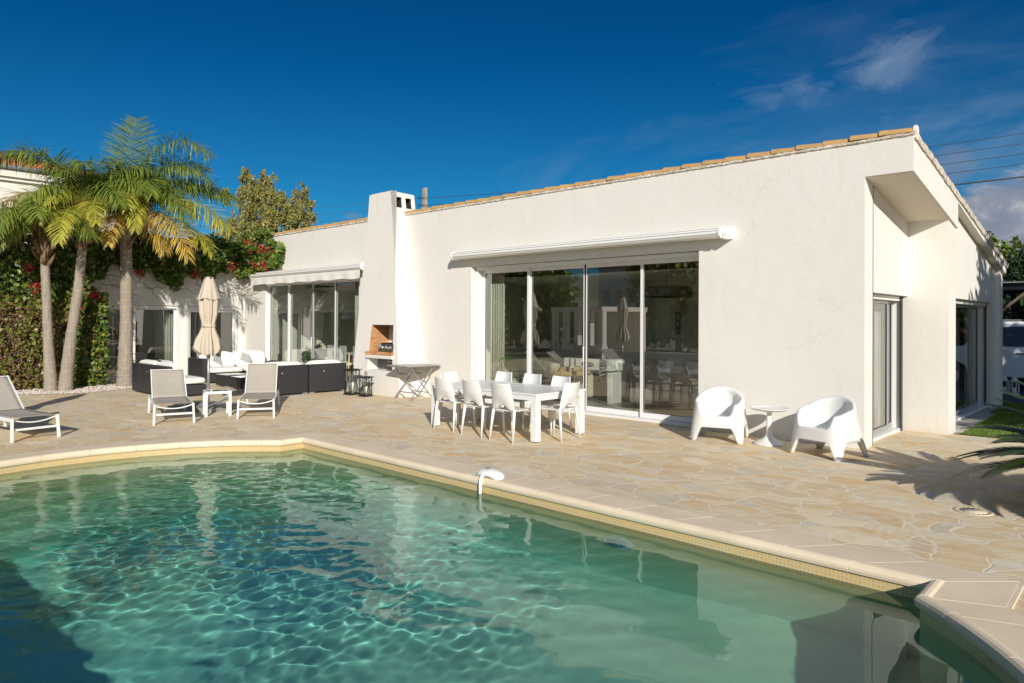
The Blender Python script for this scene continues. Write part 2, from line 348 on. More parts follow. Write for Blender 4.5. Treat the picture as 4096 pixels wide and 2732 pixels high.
def pool_liner():
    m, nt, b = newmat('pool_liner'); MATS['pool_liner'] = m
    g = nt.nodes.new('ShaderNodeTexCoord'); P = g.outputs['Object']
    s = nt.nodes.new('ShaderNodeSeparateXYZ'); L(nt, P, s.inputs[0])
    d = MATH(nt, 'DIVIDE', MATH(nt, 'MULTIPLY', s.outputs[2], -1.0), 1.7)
    c = RAMP(nt, d, [(.08, (.74, .64, .34)), (.25, (.60, .62, .35)), (.55, (.40, .64, .40)), (.80, (.35, .70, .53)), (1.0, (.27, .70, .58))])  # colour shifts with depth, standing in for light absorbed by the water
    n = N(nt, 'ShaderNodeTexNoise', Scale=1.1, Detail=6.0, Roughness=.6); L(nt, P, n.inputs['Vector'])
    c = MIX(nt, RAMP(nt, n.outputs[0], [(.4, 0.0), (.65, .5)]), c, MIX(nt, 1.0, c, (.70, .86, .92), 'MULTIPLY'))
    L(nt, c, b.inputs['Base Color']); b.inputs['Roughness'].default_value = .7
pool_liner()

def water_mat():
    m, nt, b = newmat('pool_water'); MATS['pool_water'] = m
    nt.nodes.remove(b)
    g = N(nt, 'ShaderNodeBsdfGlass', IOR=1.333, Roughness=0.0); g.inputs['Color'].default_value = (.90, 1.0, .985, 1)
    L(nt, g.outputs[0], nt.nodes['Material Output'].inputs[0])
water_mat()

def glass_mat(name, tint, ior=1.55, gl=1.0):
    m, nt, b = newmat(name); MATS[name] = m
    nt.nodes.remove(b)
    t = N(nt, 'ShaderNodeBsdfTransparent'); t.inputs[0].default_value = (*tint, 1)
    g = N(nt, 'ShaderNodeBsdfGlossy', Roughness=0.0); g.inputs[0].default_value = (gl, gl, gl, 1)
    geo = nt.nodes.new('ShaderNodeNewGeometry')
    cs = MATH(nt, 'ABSOLUTE', VM(nt, 'DOT_PRODUCT', geo.outputs['Incoming'], geo.outputs['Normal']).outputs['Value'])
    k5 = MATH(nt, 'POWER', MATH(nt, 'SUBTRACT', 1.0, cs, clamp=True), 5.0)
    F0 = 2*((ior-1)/(ior+1))**2
    fr = MATH(nt, 'ADD', MATH(nt, 'MULTIPLY', k5, 1-F0), F0, clamp=True)
    mx = nt.nodes.new('ShaderNodeMixShader'); L(nt, fr, mx.inputs[0])
    L(nt, t.outputs[0], mx.inputs[1]); L(nt, g.outputs[0], mx.inputs[2]); L(nt, mx.outputs[0], nt.nodes['Material Output'].inputs[0])
glass_mat('window_glass', (.80, .84, .79), 2.1)
glass_mat('clear_glass', (.90, .93, .91), 1.45)
glass_mat('table_glass', (.62, .70, .68), 1.6)

def palm_trunk_mat():
    m, nt, b = newmat('palm_trunk'); MATS['palm_trunk'] = m
    t = nt.nodes.new('ShaderNodeTexCoord'); P = t.outputs['Object']
    s = nt.nodes.new('ShaderNodeSeparateXYZ'); L(nt, P, s.inputs[0])
    n0 = N(nt, 'ShaderNodeTexNoise', Scale=2.5, Detail=3.0); L(nt, P, n0.inputs['Vector'])
    z = MATH(nt, 'ADD', MATH(nt, 'MULTIPLY', s.outputs[2], 5.2), MATH(nt, 'MULTIPLY', n0.outputs[0], 1.0))
    fr = MATH(nt, 'FRACT', z)
    ring = RAMP(nt, fr, [(0, 1.0), (.07, 0.0), (.9, 0.0), (1, 1.0)])
    mp = N(nt, 'ShaderNodeMapping', Scale=(22, 22, 1.6)); L(nt, P, mp.inputs['Vector'])
    n1 = N(nt, 'ShaderNodeTexNoise', Scale=1.5, Detail=6.0, Roughness=.65); L(nt, mp.outputs[0], n1.inputs['Vector'])
    c = MIX(nt, RAMP(nt, n1.outputs[0], [(.35, 0.0), (.65, 1.0)]), (.36, .31, .255), (.24, .205, .165))
    c = MIX(nt, ring, c, (.44, .36, .26))
    L(nt, c, b.inputs['Base Color']); b.inputs['Roughness'].default_value = .92
    h = MATH(nt, 'ADD', MATH(nt, 'MULTIPLY', ring, .7), n1.outputs[0])
    bp = N(nt, 'ShaderNodeBump', Strength=.7, Distance=.02); L(nt, h, bp.inputs['Height']); L(nt, bp.outputs[0], b.inputs['Normal'])
palm_trunk_mat()

def palm_print():
    """white pillow printed with one dark feathery leaf"""
    m, nt, b = newmat('palm_print'); MATS['palm_print'] = m
    t = nt.nodes.new('ShaderNodeTexCoord'); s = nt.nodes.new('ShaderNodeSeparateXYZ'); L(nt, t.outputs['Generated'], s.inputs[0])
    U, V = s.outputs[1], s.outputs[2]
    k = MATH(nt, 'ADD', MATH(nt, 'MULTIPLY', U, .9), MATH(nt, 'MULTIPLY', V, -.5))          # along the leaf
    q = MATH(nt, 'ABSOLUTE', MATH(nt, 'SUBTRACT', MATH(nt, 'ADD', MATH(nt, 'MULTIPLY', U, .5), MATH(nt, 'MULTIPLY', V, .9)), .82))
    wv = MATH(nt, 'SINE', MATH(nt, 'MULTIPLY', MATH(nt, 'ADD', k, MATH(nt, 'MULTIPLY', q, -.9)), 75))
    leaf = MATH(nt, 'MULTIPLY', MATH(nt, 'GREATER_THAN', wv, -.25), MATH(nt, 'LESS_THAN', q, .27))
    leaf = MATH(nt, 'MULTIPLY', leaf, MATH(nt, 'GREATER_THAN', k, .05))
    L(nt, MIX(nt, leaf, (.84, .83, .80), (.07, .075, .09)), b.inputs['Base Color']); b.inputs['Roughness'].default_value = .9
palm_print()

# ---------------------------------------------------------------- mesh helpers
class MB:
    def __init__(s): s.v = []; s.f = []; s.s = []
    def add(s, v, f, smooth=False):
        o = len(s.v); s.v.extend([tuple(x) for x in v]); s.f.extend([tuple(i+o for i in q) for q in f]); s.s.extend([smooth]*len(f)); return s
    def box(s, x0, x1, y0, y1, z0, z1, T=None):
        v = [Vector((x, y, z)) for z in (z0, z1) for y in (y0, y1) for x in (x0, x1)]
        if T is not None: v = [T @ p for p in v]
        return s.add(v, [(0, 2, 3, 1), (4, 5, 7, 6), (0, 1, 5, 4), (2, 6, 7, 3), (0, 4, 6, 2), (1, 3, 7, 5)])
    def bar(s, a, b, w, h, up=(0, 0, 1)):
        a, b = Vector(a), Vector(b); d = (b-a).normalized(); up = Vector(up)
        if abs(d.dot(up)) > .98: up = Vector((0, 1, 0))
        x = d.cross(up).normalized()*w/2; y = x.normalized().cross(d).normalized()*h/2
        v = [p+sx*x+sy*y for p in (a, b) for sx, sy in ((-1, -1), (1, -1), (1, 1), (-1, 1))]
        return s.add(v, [(3, 2, 1, 0), (4, 5, 6, 7), (0, 1, 5, 4), (1, 2, 6, 5), (2, 3, 7, 6), (3, 0, 4, 7)])
    def tube(s, pts, rads, n=10, cap=True, sx=1.0, smooth=True):
        pts = [Vector(p) for p in pts]
        if isinstance(rads, (int, float)): rads = [rads]*len(pts)
        v = []; prev = None
        for i, p in enumerate(pts):
            d = (pts[min(i+1, len(pts)-1)]-pts[max(i-1, 0)]).normalized()
            if prev is None:
                up = Vector((0, 0, 1)) if abs(d.z) < .9 else Vector((1, 0, 0))
                x = d.cross(up).normalized()
            else: x = (prev-d*prev.dot(d)).normalized()
            prev = x; y = d.cross(x)
            for k in range(n):
                a = 2*math.pi*k/n; v.append(p+(x*math.cos(a)*sx+y*math.sin(a))*rads[i])
        f = [(i*n+k, i*n+(k+1) % n, (i+1)*n+(k+1) % n, (i+1)*n+k) for i in range(len(pts)-1) for k in range(n)]
        s.add(v, f, smooth)
        if cap:
            o = len(s.v)-len(v)
            s.f.append(tuple(range(o+n-1, o-1, -1))); s.s.append(False)
            o2 = o+(len(pts)-1)*n; s.f.append(tuple(range(o2, o2+n))); s.s.append(False)
        return s
    def lathe(s, prof, n=24, c=(0, 0, 0), smooth=True, fn=None):
        v = []
        for (rr, z) in prof:
            for k in range(n):
                a = 2*math.pi*k/n; q = rr*(fn(a, z) if fn else 1)
                v.append((c[0]+q*math.cos(a), c[1]+q*math.sin(a), c[2]+z))
        f = [(i*n+k, i*n+(k+1) % n, (i+1)*n+(k+1) % n, (i+1)*n+k) for i in range(len(prof)-1) for k in range(n)]
        s.add(v, f, smooth)
        o = len(s.v)-len(v)
        if prof[0][0] > 1e-4: s.f.append(tuple(range(o+n-1, o-1, -1))); s.s.append(False)
        o2 = o+(len(prof)-1)*n
        if prof[-1][0] > 1e-4: s.f.append(tuple(range(o2, o2+n))); s.s.append(False)
        return s
    def prism(s, pts, z0, z1):
        n = len(pts); v = [(x, y, z0) for x, y in pts]+[(x, y, z1) for x, y in pts]
        return s.add(v, [tuple(range(n-1, -1, -1)), tuple(range(n, 2*n))]+[(k, (k+1) % n, n+(k+1) % n, n+k) for k in range(n)])
    def grid(s, fn, nu, nv, smooth=True, close=False):
        v = [fn(i/nu, j/nv) for j in range(nv+1) for i in range(nu+1)]
        W_ = nu+1
        return s.add(v, [(j*W_+i, j*W_+i+1, (j+1)*W_+i+1, (j+1)*W_+i) for j in range(nv) for i in range(nu)], smooth)
    def pillow(s, c, sx, sy, sz, T=None, n=14, p=.55):
        """soft cushion: box-like superellipsoid"""
        v = []
        for j in range(n+1):
            t = -math.pi/2+math.pi*j/n
            for i in range(2*n):
                a = math.pi*i/n
                def sp(x, e): return math.copysign(abs(x)**e, x)
                q = Vector((sp(math.cos(t), .45)*sp(math.cos(a), .28)*sx/2, sp(math.cos(t), .45)*sp(math.sin(a), .28)*sy/2, sp(math.sin(t), p)*sz/2))
                if T is not None: q = T @ q
                v.append(q+Vector(c))
        m = 2*n
        return s.add(v, [(j*m+i, j*m+(i+1) % m, (j+1)*m+(i+1) % m, (j+1)*m+i) for j in range(n) for i in range(m)], True)
    def build(s, name, mat, parent=None, bevel=0, sub=0, loc=None, solid=0, mats=None):
        me = bpy.data.meshes.new(name); me.from_pydata(s.v, [], s.f)
        me.materials.append(MATS[mat])
        me.polygons.foreach_set('use_smooth', s.s); me.update()
        o = bpy.data.objects.new(name, me); COL.objects.link(o)
        if parent: o.parent = parent
        if loc: o.location = loc
        if solid: q = o.modifiers.new('solid', 'SOLIDIFY'); q.thickness = solid; q.offset = 0
        if bevel: q = o.modifiers.new('bevel', 'BEVEL'); q.width = bevel; q.segments = 2; q.limit_method = 'ANGLE'; q.angle_limit = rad(40)
        if sub: q = o.modifiers.new('sub', 'SUBSURF'); q.levels = sub; q.render_levels = sub
        return o
def tag(o, label=None, cat=None, group=None, kind=None):
    if label: o['label'] = label
    if cat: o['category'] = cat
    if group: o['group'] = group
    if kind: o['kind'] = kind
    return o
def thing(name, label, cat, loc=(0, 0, 0), rz=0, group=None):
    o = bpy.data.objects.new(name, None); COL.objects.link(o); o.location = loc; o.rotation_euler = (0, 0, rz); o.empty_display_size = .2
    return tag(o, label, cat, group)
def copy_tree(o, parent=None):
    c = o.copy(); COL.objects.link(c); c.parent = parent
    for ch in [x for x in KIDS(o)]: copy_tree(ch, c)
    return c
def KIDS(o): return [x for x in bpy.data.objects if x.parent == o]
def dup(o, loc, rz, label, group=None):
    c = copy_tree(o); c.location = loc; c.rotation_euler = (0, 0, rz); c['label'] = label
    if group: c['group'] = group
    return c
def npmesh(name, V, F, mat, parent=None, smooth=False, kind=None):
    me = bpy.data.meshes.new(name)
    V = np.asarray(V, dtype=np.float32); F = np.asarray(F, dtype=np.int32)
    me.vertices.add(len(V)); me.vertices.foreach_set('co', V.ravel())
    k = F.shape[1]; me.loops.add(F.size); me.loops.foreach_set('vertex_index', F.ravel())
    me.polygons.add(len(F)); me.polygons.foreach_set('loop_start', np.arange(0, F.size, k, dtype=np.int32))
    me.update(calc_edges=True); me.validate()
    if smooth: me.polygons.foreach_set('use_smooth', [True]*len(me.polygons))
    me.materials.append(MATS[mat])
    o = bpy.data.objects.new(name, me); COL.objects.link(o)
    if parent: o.parent = parent
    return o
nr = np.random.default_rng(5)
def leaves(C, size, normal_bias=None, aspect=1.6, hang=0.0, jitter=.5):
    """C: (n,3) centres -> pointed, slightly folded leaves (2 triangles sharing the rib = one quad folded)"""
    n = len(C)
    d = nr.normal(size=(n, 3)); d[:, 2] -= hang; d /= np.linalg.norm(d, axis=1)[:, None]
    q = nr.normal(size=(n, 3))
    if normal_bias is not None: q = q*.8+np.asarray(normal_bias)
    s = np.cross(d, q); s /= np.linalg.norm(s, axis=1)[:, None]+1e-9
    sz = size*(1+jitter*(nr.random(n)-.5)*2)
    Lh = (sz*aspect/2)[:, None]; Wh = (sz/2)[:, None]
    a = C-d*Lh; b = C+s*Wh-d*Lh*.15; c = C+d*Lh; e = C-s*Wh-d*Lh*.15
    V = np.stack([a, b, c, e], 1).reshape(-1, 3); F = np.arange(4*n).reshape(-1, 4)
    return V, F

# ---------------------------------------------------------------- pool outline
ZW = -.13
PX0, PX1, PY0, PY1 = -9.13, -1.10, -.13, 5.33
def outline(off, na=40, nl=16):
    """closed outline, same count of points for every offset; runs clockwise from the far left corner"""
    x0, x1, y0, y1 = PX0-off, PX1+off, PY0-off, PY1+off; R = 3.1+off; cy = 2.6
    ax, bx = -3.09, -7.14
    ya = math.sqrt(max(R*R-(x1-ax)**2, 0)); yb = math.sqrt(max(R*R-(x0-bx)**2, 0))
    P = []
    def seg(a, b, n):
        for i in range(n): t = i/n; P.append((a[0]+(b[0]-a[0])*t, a[1]+(b[1]-a[1])*t))
    seg((x0, y1), (x1, y1), 4*nl); seg((x1, y1), (x1, cy+ya), 2)
    a0 = math.atan2(ya, x1-ax)
    for i in range(na): a = a0-2*a0*i/na; P.append((ax+R*math.cos(a), cy+R*math.sin(a)))
    seg((x1, cy-ya), (x1, y0), 2); seg((x1, y0), (x0, y0), 4*nl); seg((x0, y0), (x0, cy-yb), 2)
    b0 = math.atan2(yb, bx-x0)
    for i in range(na): a = -b0+2*b0*i/na; P.append((bx-R*math.cos(a), cy+R*math.sin(a)))
    seg((x0, cy+yb), (x0, y1), 2)
    return P
IN = outline(0)
# ---------------------------------------------------------------- ground
def holed(name, outer, hole, z, mat, kind='structure'):
    import bmesh
    bm = bmesh.new(); E = []
    for loop in (outer, hole):
        vs = [bm.verts.new((x, y, z)) for x, y in loop]
        for a, b in zip(vs, vs[1:]+vs[:1]): E.append(bm.edges.new((a, b)))
    bmesh.ops.triangle_fill(bm, use_beauty=True, use_dissolve=False, edges=E)
    for fc in bm.faces:
        if fc.normal.z < 0: fc.normal_flip()
    me = bpy.data.meshes.new(name); bm.to_mesh(me); bm.free(); me.materials.append(MATS[mat])
    o = bpy.data.objects.new(name, me); COL.objects.link(o); tag(o, kind=kind); return o
ter = [(-21.3, -16), (9, -16), (9, 12.72), (-21.3, 12.72)]
holed('terrace', ter, outline(.40), 0.0, 'flagstone')
holed('ground', [(-3000, -3000), (3000, -3000), (3000, 3000), (-3000, 3000)], outline(.41), -.02, 'earth')

# pool shell
def pool_shell():
    n = len(IN); run = [0]
    for a, b in zip(IN, IN[1:]+IN[:1]): run.append(run[-1]+math.dist(a, b))
    # tile band
    v = []; fc = []; at = []
    for i in range(n+1):
        x, y = IN[i % n]
        for z in (-.02, -.22): v.append((x, y, z)); at.append(run[i])
    fc = [(2*i, 2*i+1, 2*i+3, 2*i+2) for i in range(n)]
    mb = MB().add(v, fc); band = mb.build('pool_tile_band', 'mosaic_tile'); tag(band, kind='structure')
    a = band.data.attributes.new('run', 'FLOAT', 'POINT'); a.data.foreach_set('value', at)
    mb = MB()
    def fz(x): return -float(np.interp(x, [-9, -5.0, -2.2, 0], [1.72, 1.66, 1.18, 1.12]))
    v = [(x, y, z) for x, y in IN for z in (-.22, -.7, fz(x))]
    mb.add(v, [(3*i+j, 3*i+j+1, 3*((i+1) % n)+j+1, 3*((i+1) % n)+j) for i in range(n) for j in range(2)])
    mb.grid(lambda a, b: (-10.4+10.6*a, -.6+6.4*b, fz(-10.4+10.6*a)), 53, 4)
    # curved steps filling the left end
    R = 3.1
    for k in range(5):
        zt = ZW-.20-.235*k; cx = -7.14+.40*(k+1); q = []
        pts = []
        for i in range(33):
            y = PY0+(PY1-PY0)*i/32; dy = y-2.6
            pts.append((cx-math.sqrt(max(R*R-dy*dy, 0)), y))
        pts = [(max(p[0], -10.30), p[1]) for p in pts]
        outer = [(-10.4, PY1), (-10.4, PY0)]
        m = len(pts); vv = [(x, y, zt) for x, y in pts+outer]+[(x, y, -1.95) for x, y in pts]
        mb.add(vv, [tuple(range(m+2))]+[(i, i+1, m+2+i+1, m+2+i) for i in range(m-1)])
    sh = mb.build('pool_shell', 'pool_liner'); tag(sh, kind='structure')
    # curtain of earth behind the shell so no light leaks in from the side
    for o in (band, sh): o.cycles.is_caustics_receiver = True
    # underwater lamp on the far wall, skimmer slot
    t = thing('pool_lamp', 'round blue underwater lamp on the far pool wall', 'pool lamp', (-3.62, 5.33, -.60))
    m = MB().lathe([(.0, .0), (.12, .0), (.15, .015), (.16, .03), (.16, .04)], 28)
    ring = MB(); ring.v = [(x, -z, y) for x, y, z in m.v]; ring.f = m.f; ring.s = m.s
    o = ring.build('lamp_ring', 'pool_lamp_blue', t); o.location = (0, .02, 0); o.cycles.is_caustics_receiver = True
    m = MB().lathe([(0, .0), (.09, .0), (.1, -.01)], 24); lens = MB(); lens.v = [(x, -z-.05, y) for x, y, z in m.v]; lens.f = m.f; lens.s = m.s
    o = lens.build('lamp_lens', 'cobalt', t); o.cycles.is_caustics_receiver = True
pool_shell()

def coping():
    A, B = outline(-.03), outline(.42)
    n = len(A); mb = MB(); mm = MB()
    mid = [((a[0]+b[0])/2, (a[1]+b[1])/2) for a, b in zip(A, B)]
    # profile across (t from inner 0 to outer 1, z)
    prof = [(0.12, -.058), (.05, -.056), (.015, -.045), (.0, -.024), (.0, -.004), (.022, .016), (.06, .028), (.11, .033), (.16, .029), (.20, .018), (1, .014), (1, -.06)]
    # split where the run passes block lengths
    run = 0; joints = {0}
    for i in range(1, n):
        run += math.dist(IN[i-1], IN[i])
        if run >= .5: joints.add(i); run = 0
    for c in (64, 66, 106): joints.add(c)
    J = sorted(joints)
    for a, b in zip(J, J[1:]+[n]):
        idx = list(range(a, b+1)); L_ = len(idx); rows = []
        for e, i in enumerate(idx):
            i0 = i % n; ax, ay = A[i0]; bx, by = B[i0]
            sh = 0
            if e == 0 or e == L_-1:
                j = (i0+(1 if e == 0 else -1)) % n
                d = math.dist(IN[i0], IN[j]); sh = min(.003/d, .4)
                ax += (A[j][0]-ax)*sh; ay += (A[j][1]-ay)*sh; bx += (B[j][0]-bx)*sh; by += (B[j][1]-by)*sh
            rows.append([(ax+(bx-ax)*t, ay+(by-ay)*t, z) for t, z in prof])
        v = [p for rw in rows for p in rw]; m = len(prof)
        fc = [(i*m+j, i*m+(j+1) % m, (i+1)*m+(j+1) % m, (i+1)*m+j) for i in range(L_-1) for j in range(m)]
        fc += [tuple(range(m-1, -1, -1)), tuple((L_-1)*m+j for j in range(m))]
        mb.add(v, fc, False)
    o = mb.build('pool_coping', 'coping_stone'); tag(o, kind='structure')
    # mortar bed just under the blocks and a raised seam on the outside
    prof = [(.04, -.038), (.012, -.018), (.012, 0), (.035, .012), (.08, .022), (.17, .013), (.995, .008)]
    v = []; m = len(prof)+3
    C = outline(.45)
    for i in range(n):
        ax, ay = A[i]; bx, by = B[i]; cx, cy = C[i]
        v += [(ax+(bx-ax)*t, ay+(by-ay)*t, z) for t, z in prof]+[(bx, by, .012), (cx, cy, .011), (cx+(cx-bx)*.25, cy+(cy-by)*.25, -.03)]
    mm.add(v, [(i*m+j, i*m+j+1, ((i+1) % n)*m+j+1, ((i+1) % n)*m+j) for i in range(n) for j in range(m-1)])
    o = mm.build('coping_mortar', 'mortar'); tag(o, kind='structure')
coping()

def water():
    # the sheet runs on under the paving towards the sun: the caustics solver starts from the straight sun ray
    nx, ny = 860, 560
    x = np.linspace(-10.45, 3.6, nx+1); y = np.linspace(-3.3, 5.55, ny+1); X, Y = np.meshgrid(x, y)
    Z = np.zeros_like(X)
    R_ = np.random.default_rng(11)
    # envelope: choppy patch in the middle-left, calm right end
    nz = np.zeros_like(X)
    for i in range(14):
        a = R_.random()*6.28; lam = 1.0+2.6*R_.random(); nz += np.sin(6.283/lam*(X*math.cos(a)+Y*math.sin(a))+R_.random()*6.28)
    nz = np.clip(.5+nz/5.0, 0, 1.3)
    calm = np.clip(1.05-np.exp(-(((X+.9)/1.7)**2+((Y-4.0)/1.8)**2)), .22, 1.0)
    rr_ = np.hypot(X+3.09, Y-2.6); calm *= np.clip((Y+.55)/.4, .12, 1)*np.where(X > -3.09, np.clip((3.35-rr_)/.3, .12, 1), 1)
    e1 = (.55+.55*nz)*calm
    e2 = (.08+.45*nz**2+1.35*np.exp(-(((X+5.4)/1.9)**2+((Y-2.9)/1.3)**2))+.45*np.exp(-(((X+8.4)/1.6)**2+((Y-3.2)/1.8)**2)))*calm
    for i in range(34):
        lam = .24+.75*R_.random()**1.3; a = R_.normal(2.15, .45)
        ph = R_.random()*6.28; A = lam**1.15*.00062; kx, ky = math.cos(a)*6.283/lam, math.sin(a)*6.283/lam
        Z += A*np.sin(kx*X+ky*Y+ph+.5*np.sin(X*1.1+i)+.5*np.cos(Y*1.5+i*2))*e1
    for i in range(60):
        lam = .07+.20*R_.random(); a = R_.random()*6.28
        ph = R_.random()*6.28; A = lam**1.1*.00050; kx, ky = math.cos(a)*6.283/lam, math.sin(a)*6.283/lam
        Z += A*np.sin(kx*X+ky*Y+ph+.4*np.sin(X*1.9+i)+.4*np.cos(Y*2.3+i*2))*e2
    V = np.stack([X, Y, Z+ZW], -1).reshape(-1, 3)
    I = np.arange((nx+1)*(ny+1)).reshape(ny+1, nx+1)
    F = np.stack([I[:-1, :-1], I[:-1, 1:], I[1:, 1:], I[1:, :-1]], -1).reshape(-1, 4)
    # keep only the cells inside the pool (plus one cell)
    P = outline(.02); px = np.array([p[0] for p in P]); py = np.array([p[1] for p in P])
    cx = (X[:-1, :-1]+X[1:, 1:]).ravel()/2; cy = (Y[:-1, :-1]+Y[1:, 1:]).ravel()/2
    ins = np.zeros(len(cx), bool); j = len(P)-1
    for i in range(len(P)):
        c = ((py[i] > cy) != (py[j] > cy)) & (cx < (px[j]-px[i])*(cy-py[i])/((py[j]-py[i])+1e-12)+px[i]); ins ^= c; j = i
    F = F[ins | (cy < 2.6) | (cx > -3.0)]
    used = np.unique(F); mp = -np.ones(len(V), int); mp[used] = np.arange(len(used))
    o = npmesh('pool_water', V[used], mp[F], 'pool_water', smooth=True); tag(o, kind='structure')
    o.cycles.is_caustics_caster = True
water()

# ---------------------------------------------------------------- the white house
H = thing('white_house', 'long low white stucco villa with ochre ridge tiles and sliding windows behind the terrace', 'house')
YF = 10.308; XC = -2.959; XS = -2.394; YR = 12.59; XW = -21.256; ZT = 4.235
YE = 17.7
def roofz(y): return ZT-.165*(y-YF)
def house():
    T = .40
    w = MB()
    # facade strips (plane Y = YF), openings for the two big windows
    for a, b, z0, z1 in ((-21.256, -19.89, 0, ZT), (-19.89, -14.99, 2.87, ZT), (-14.99, -10.82, 0, ZT), (-10.82, -5.46, 2.915, ZT), (-5.46, XC, 0, ZT)):
        w.box(a, b, YF, YF+T, z0-.05 if z0 == 0 else z0, z1)
    w.build('facade_wall', 'white_stucco', H)
    # side wall by the corner, above the side door, the facing return wall and the pillar
    w = MB()
    w.box(XC-T, XC, YF+T, 10.68, -.05, roofz(10.68)-.05); w.box(XC-T, XC, 10.68, YR, 2.18, roofz(YR)-.05)
    w.box(XC-.5, XS, YR, 13.12, -.05, roofz(13.1)-.05)
    w.build('side_wall', 'white_stucco', H)
    w = MB()
    X2 = -2.50
    def sl(x0, x1, y0, y1, z0):
        a, b = roofz(y0)-.03, roofz(y1)-.03
        w.add([(x0, y0, z0), (x1, y0, z0), (x1, y1, z0), (x0, y1, z0), (x0, y0, a), (x1, y0, a), (x1, y1, b), (x0, y1, b)], [(3, 2, 1, 0), (4, 5, 6, 7), (0, 1, 5, 4), (1, 2, 6, 5), (2, 3, 7, 6), (3, 0, 4, 7)])
    sl(X2-T, X2, 13.12, 13.45, -.05); sl(X2-T, X2, 13.45, 17.1, 2.17); sl(X2-T, X2, 17.1, 17.62, -.05)
    w.box(X2-T, XS-.03, 17.62, 18.0, -.05, roofz(18)-.08)
    w.box(-21.2, X2-T, 17.6, 18.0, -.05, roofz(18)-.08)
    w.build('rear_side_wall', 'white_stucco', H)
    # fascia hanging from the roof, following the slope; soffits under it
    XFA = -2.362
    fa = MB()
    zb = lambda y: 3.765-.170*(y-YF)
    z2 = lambda y: 3.70-.185*(y-13.12)
    def slab(x0, x1, y0, y1, zb0, zb1, zt0, zt1):
        v = [(x, y, z) for (y, za, zc) in ((y0, zb0, zt0), (y1, zb1, zt1)) for z in (za, zc) for x in (x0, x1)]
        fa.add(v, [(0, 1, 3, 2), (4, 6, 7, 5), (0, 4, 5, 1), (2, 3, 7, 6), (0, 2, 6, 4), (1, 5, 7, 3)])
    slab(XC, XFA, YF, 12.95, zb(YF), zb(12.95), roofz(YF), roofz(12.95))
    slab(XS-.2, XFA, 12.95, 13.12, zb(12.95), zb(13.12), roofz(12.95), roofz(13.12))
    slab(X2-.02, XFA, 13.12, 18.0, z2(13.12), z2(18.0), roofz(13.12), roofz(18.0))
    fa.build('fascia', 'white_stucco', H)
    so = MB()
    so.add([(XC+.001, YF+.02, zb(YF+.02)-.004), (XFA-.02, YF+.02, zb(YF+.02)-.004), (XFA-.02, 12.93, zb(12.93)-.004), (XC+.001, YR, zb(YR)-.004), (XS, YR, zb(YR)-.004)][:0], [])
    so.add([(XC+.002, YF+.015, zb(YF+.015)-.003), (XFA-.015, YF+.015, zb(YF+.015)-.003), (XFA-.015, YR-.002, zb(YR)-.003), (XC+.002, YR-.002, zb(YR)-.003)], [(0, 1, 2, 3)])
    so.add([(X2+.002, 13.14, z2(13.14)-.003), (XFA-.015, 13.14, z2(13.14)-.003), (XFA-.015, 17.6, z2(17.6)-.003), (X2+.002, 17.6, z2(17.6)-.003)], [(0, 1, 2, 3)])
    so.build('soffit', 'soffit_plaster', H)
    # roof slope
    rf = MB()
    v = []
    def rs(x0, x1, y0, y1, up):
        rf.add([(x0, y0, roofz(y0)+up), (x1, y0, roofz(y0)+up), (x1, y1, roofz(y1)+up), (x0, y1, roofz(y1)+up),
                (x0, y0, roofz(y0)), (x1, y0, roofz(y0)), (x1, y1, roofz(y1)), (x0, y1, roofz(y1))],
               [(0, 1, 2, 3), (7, 6, 5, 4), (0, 4, 5, 1), (1, 5, 6, 2), (2, 6, 7, 3), (3, 7, 4, 0)])
    rs(-21.2, -2.40, YF+.02, 18.1, .03)
    R_ = random.Random(3)
    roof = rf.build('roof', 'terracotta', H)
    # pantile rows seen from the side, end tiles stepping down the verge
    t = MB(); k = 0; y = YF+.30
    while y < 18.1:
        y1 = min(y+.40, 18.15); j = R_.uniform(-.006, .006)
        for (xc, rr) in ((-2.415, .066), (-2.60, .05), (-2.82, .05), (-3.04, .05)):
            pts = [(xc+j, y-.03, roofz(y)+.035+.020), (xc+j, y1, roofz(y1)+.020)]
            t.tube(pts, [rr, rr*.82], 12, True)
        y += .365
    t.build('verge_tiles', 'rake_tile', roof)
    v = MB()
    # mortar under the verge, ragged
    n = 70; vv = []; fc = []
    for i in range(n+1):
        yy = YF+.03+(18.05-YF-.03)*i/n; zz = roofz(yy); rg = R_.uniform(-.012, .012); st = ((yy-YF)/.365) % 1
        vv += [(XFA+.022+rg*.4, yy, zz-.035+rg), (XFA+.035+rg*.3, yy, zz+.035+.03*(1-st)), (-2.47, yy, zz+.05)]
    fc = [(3*i+j, 3*i+3+j, 3*i+4+j, 3*i+1+j) for i in range(n) for j in range(2)]
    v.add(vv, fc); v.add([(XFA-.002, YF+.03, roofz(YF)-.035), (XFA-.002, 18.05, roofz(18.05)-.035), (XFA+.022, 18.05, roofz(18.05)-.035), (XFA+.022, YF+.03, roofz(YF)-.035)], [(0, 1, 2, 3)])
    v.build('verge_mortar', 'plaster_bed', roof)
    # ridge of half-round ochre tiles along the facade top, on a bed of plaster
    t = MB(); x = -2.36; k = 0
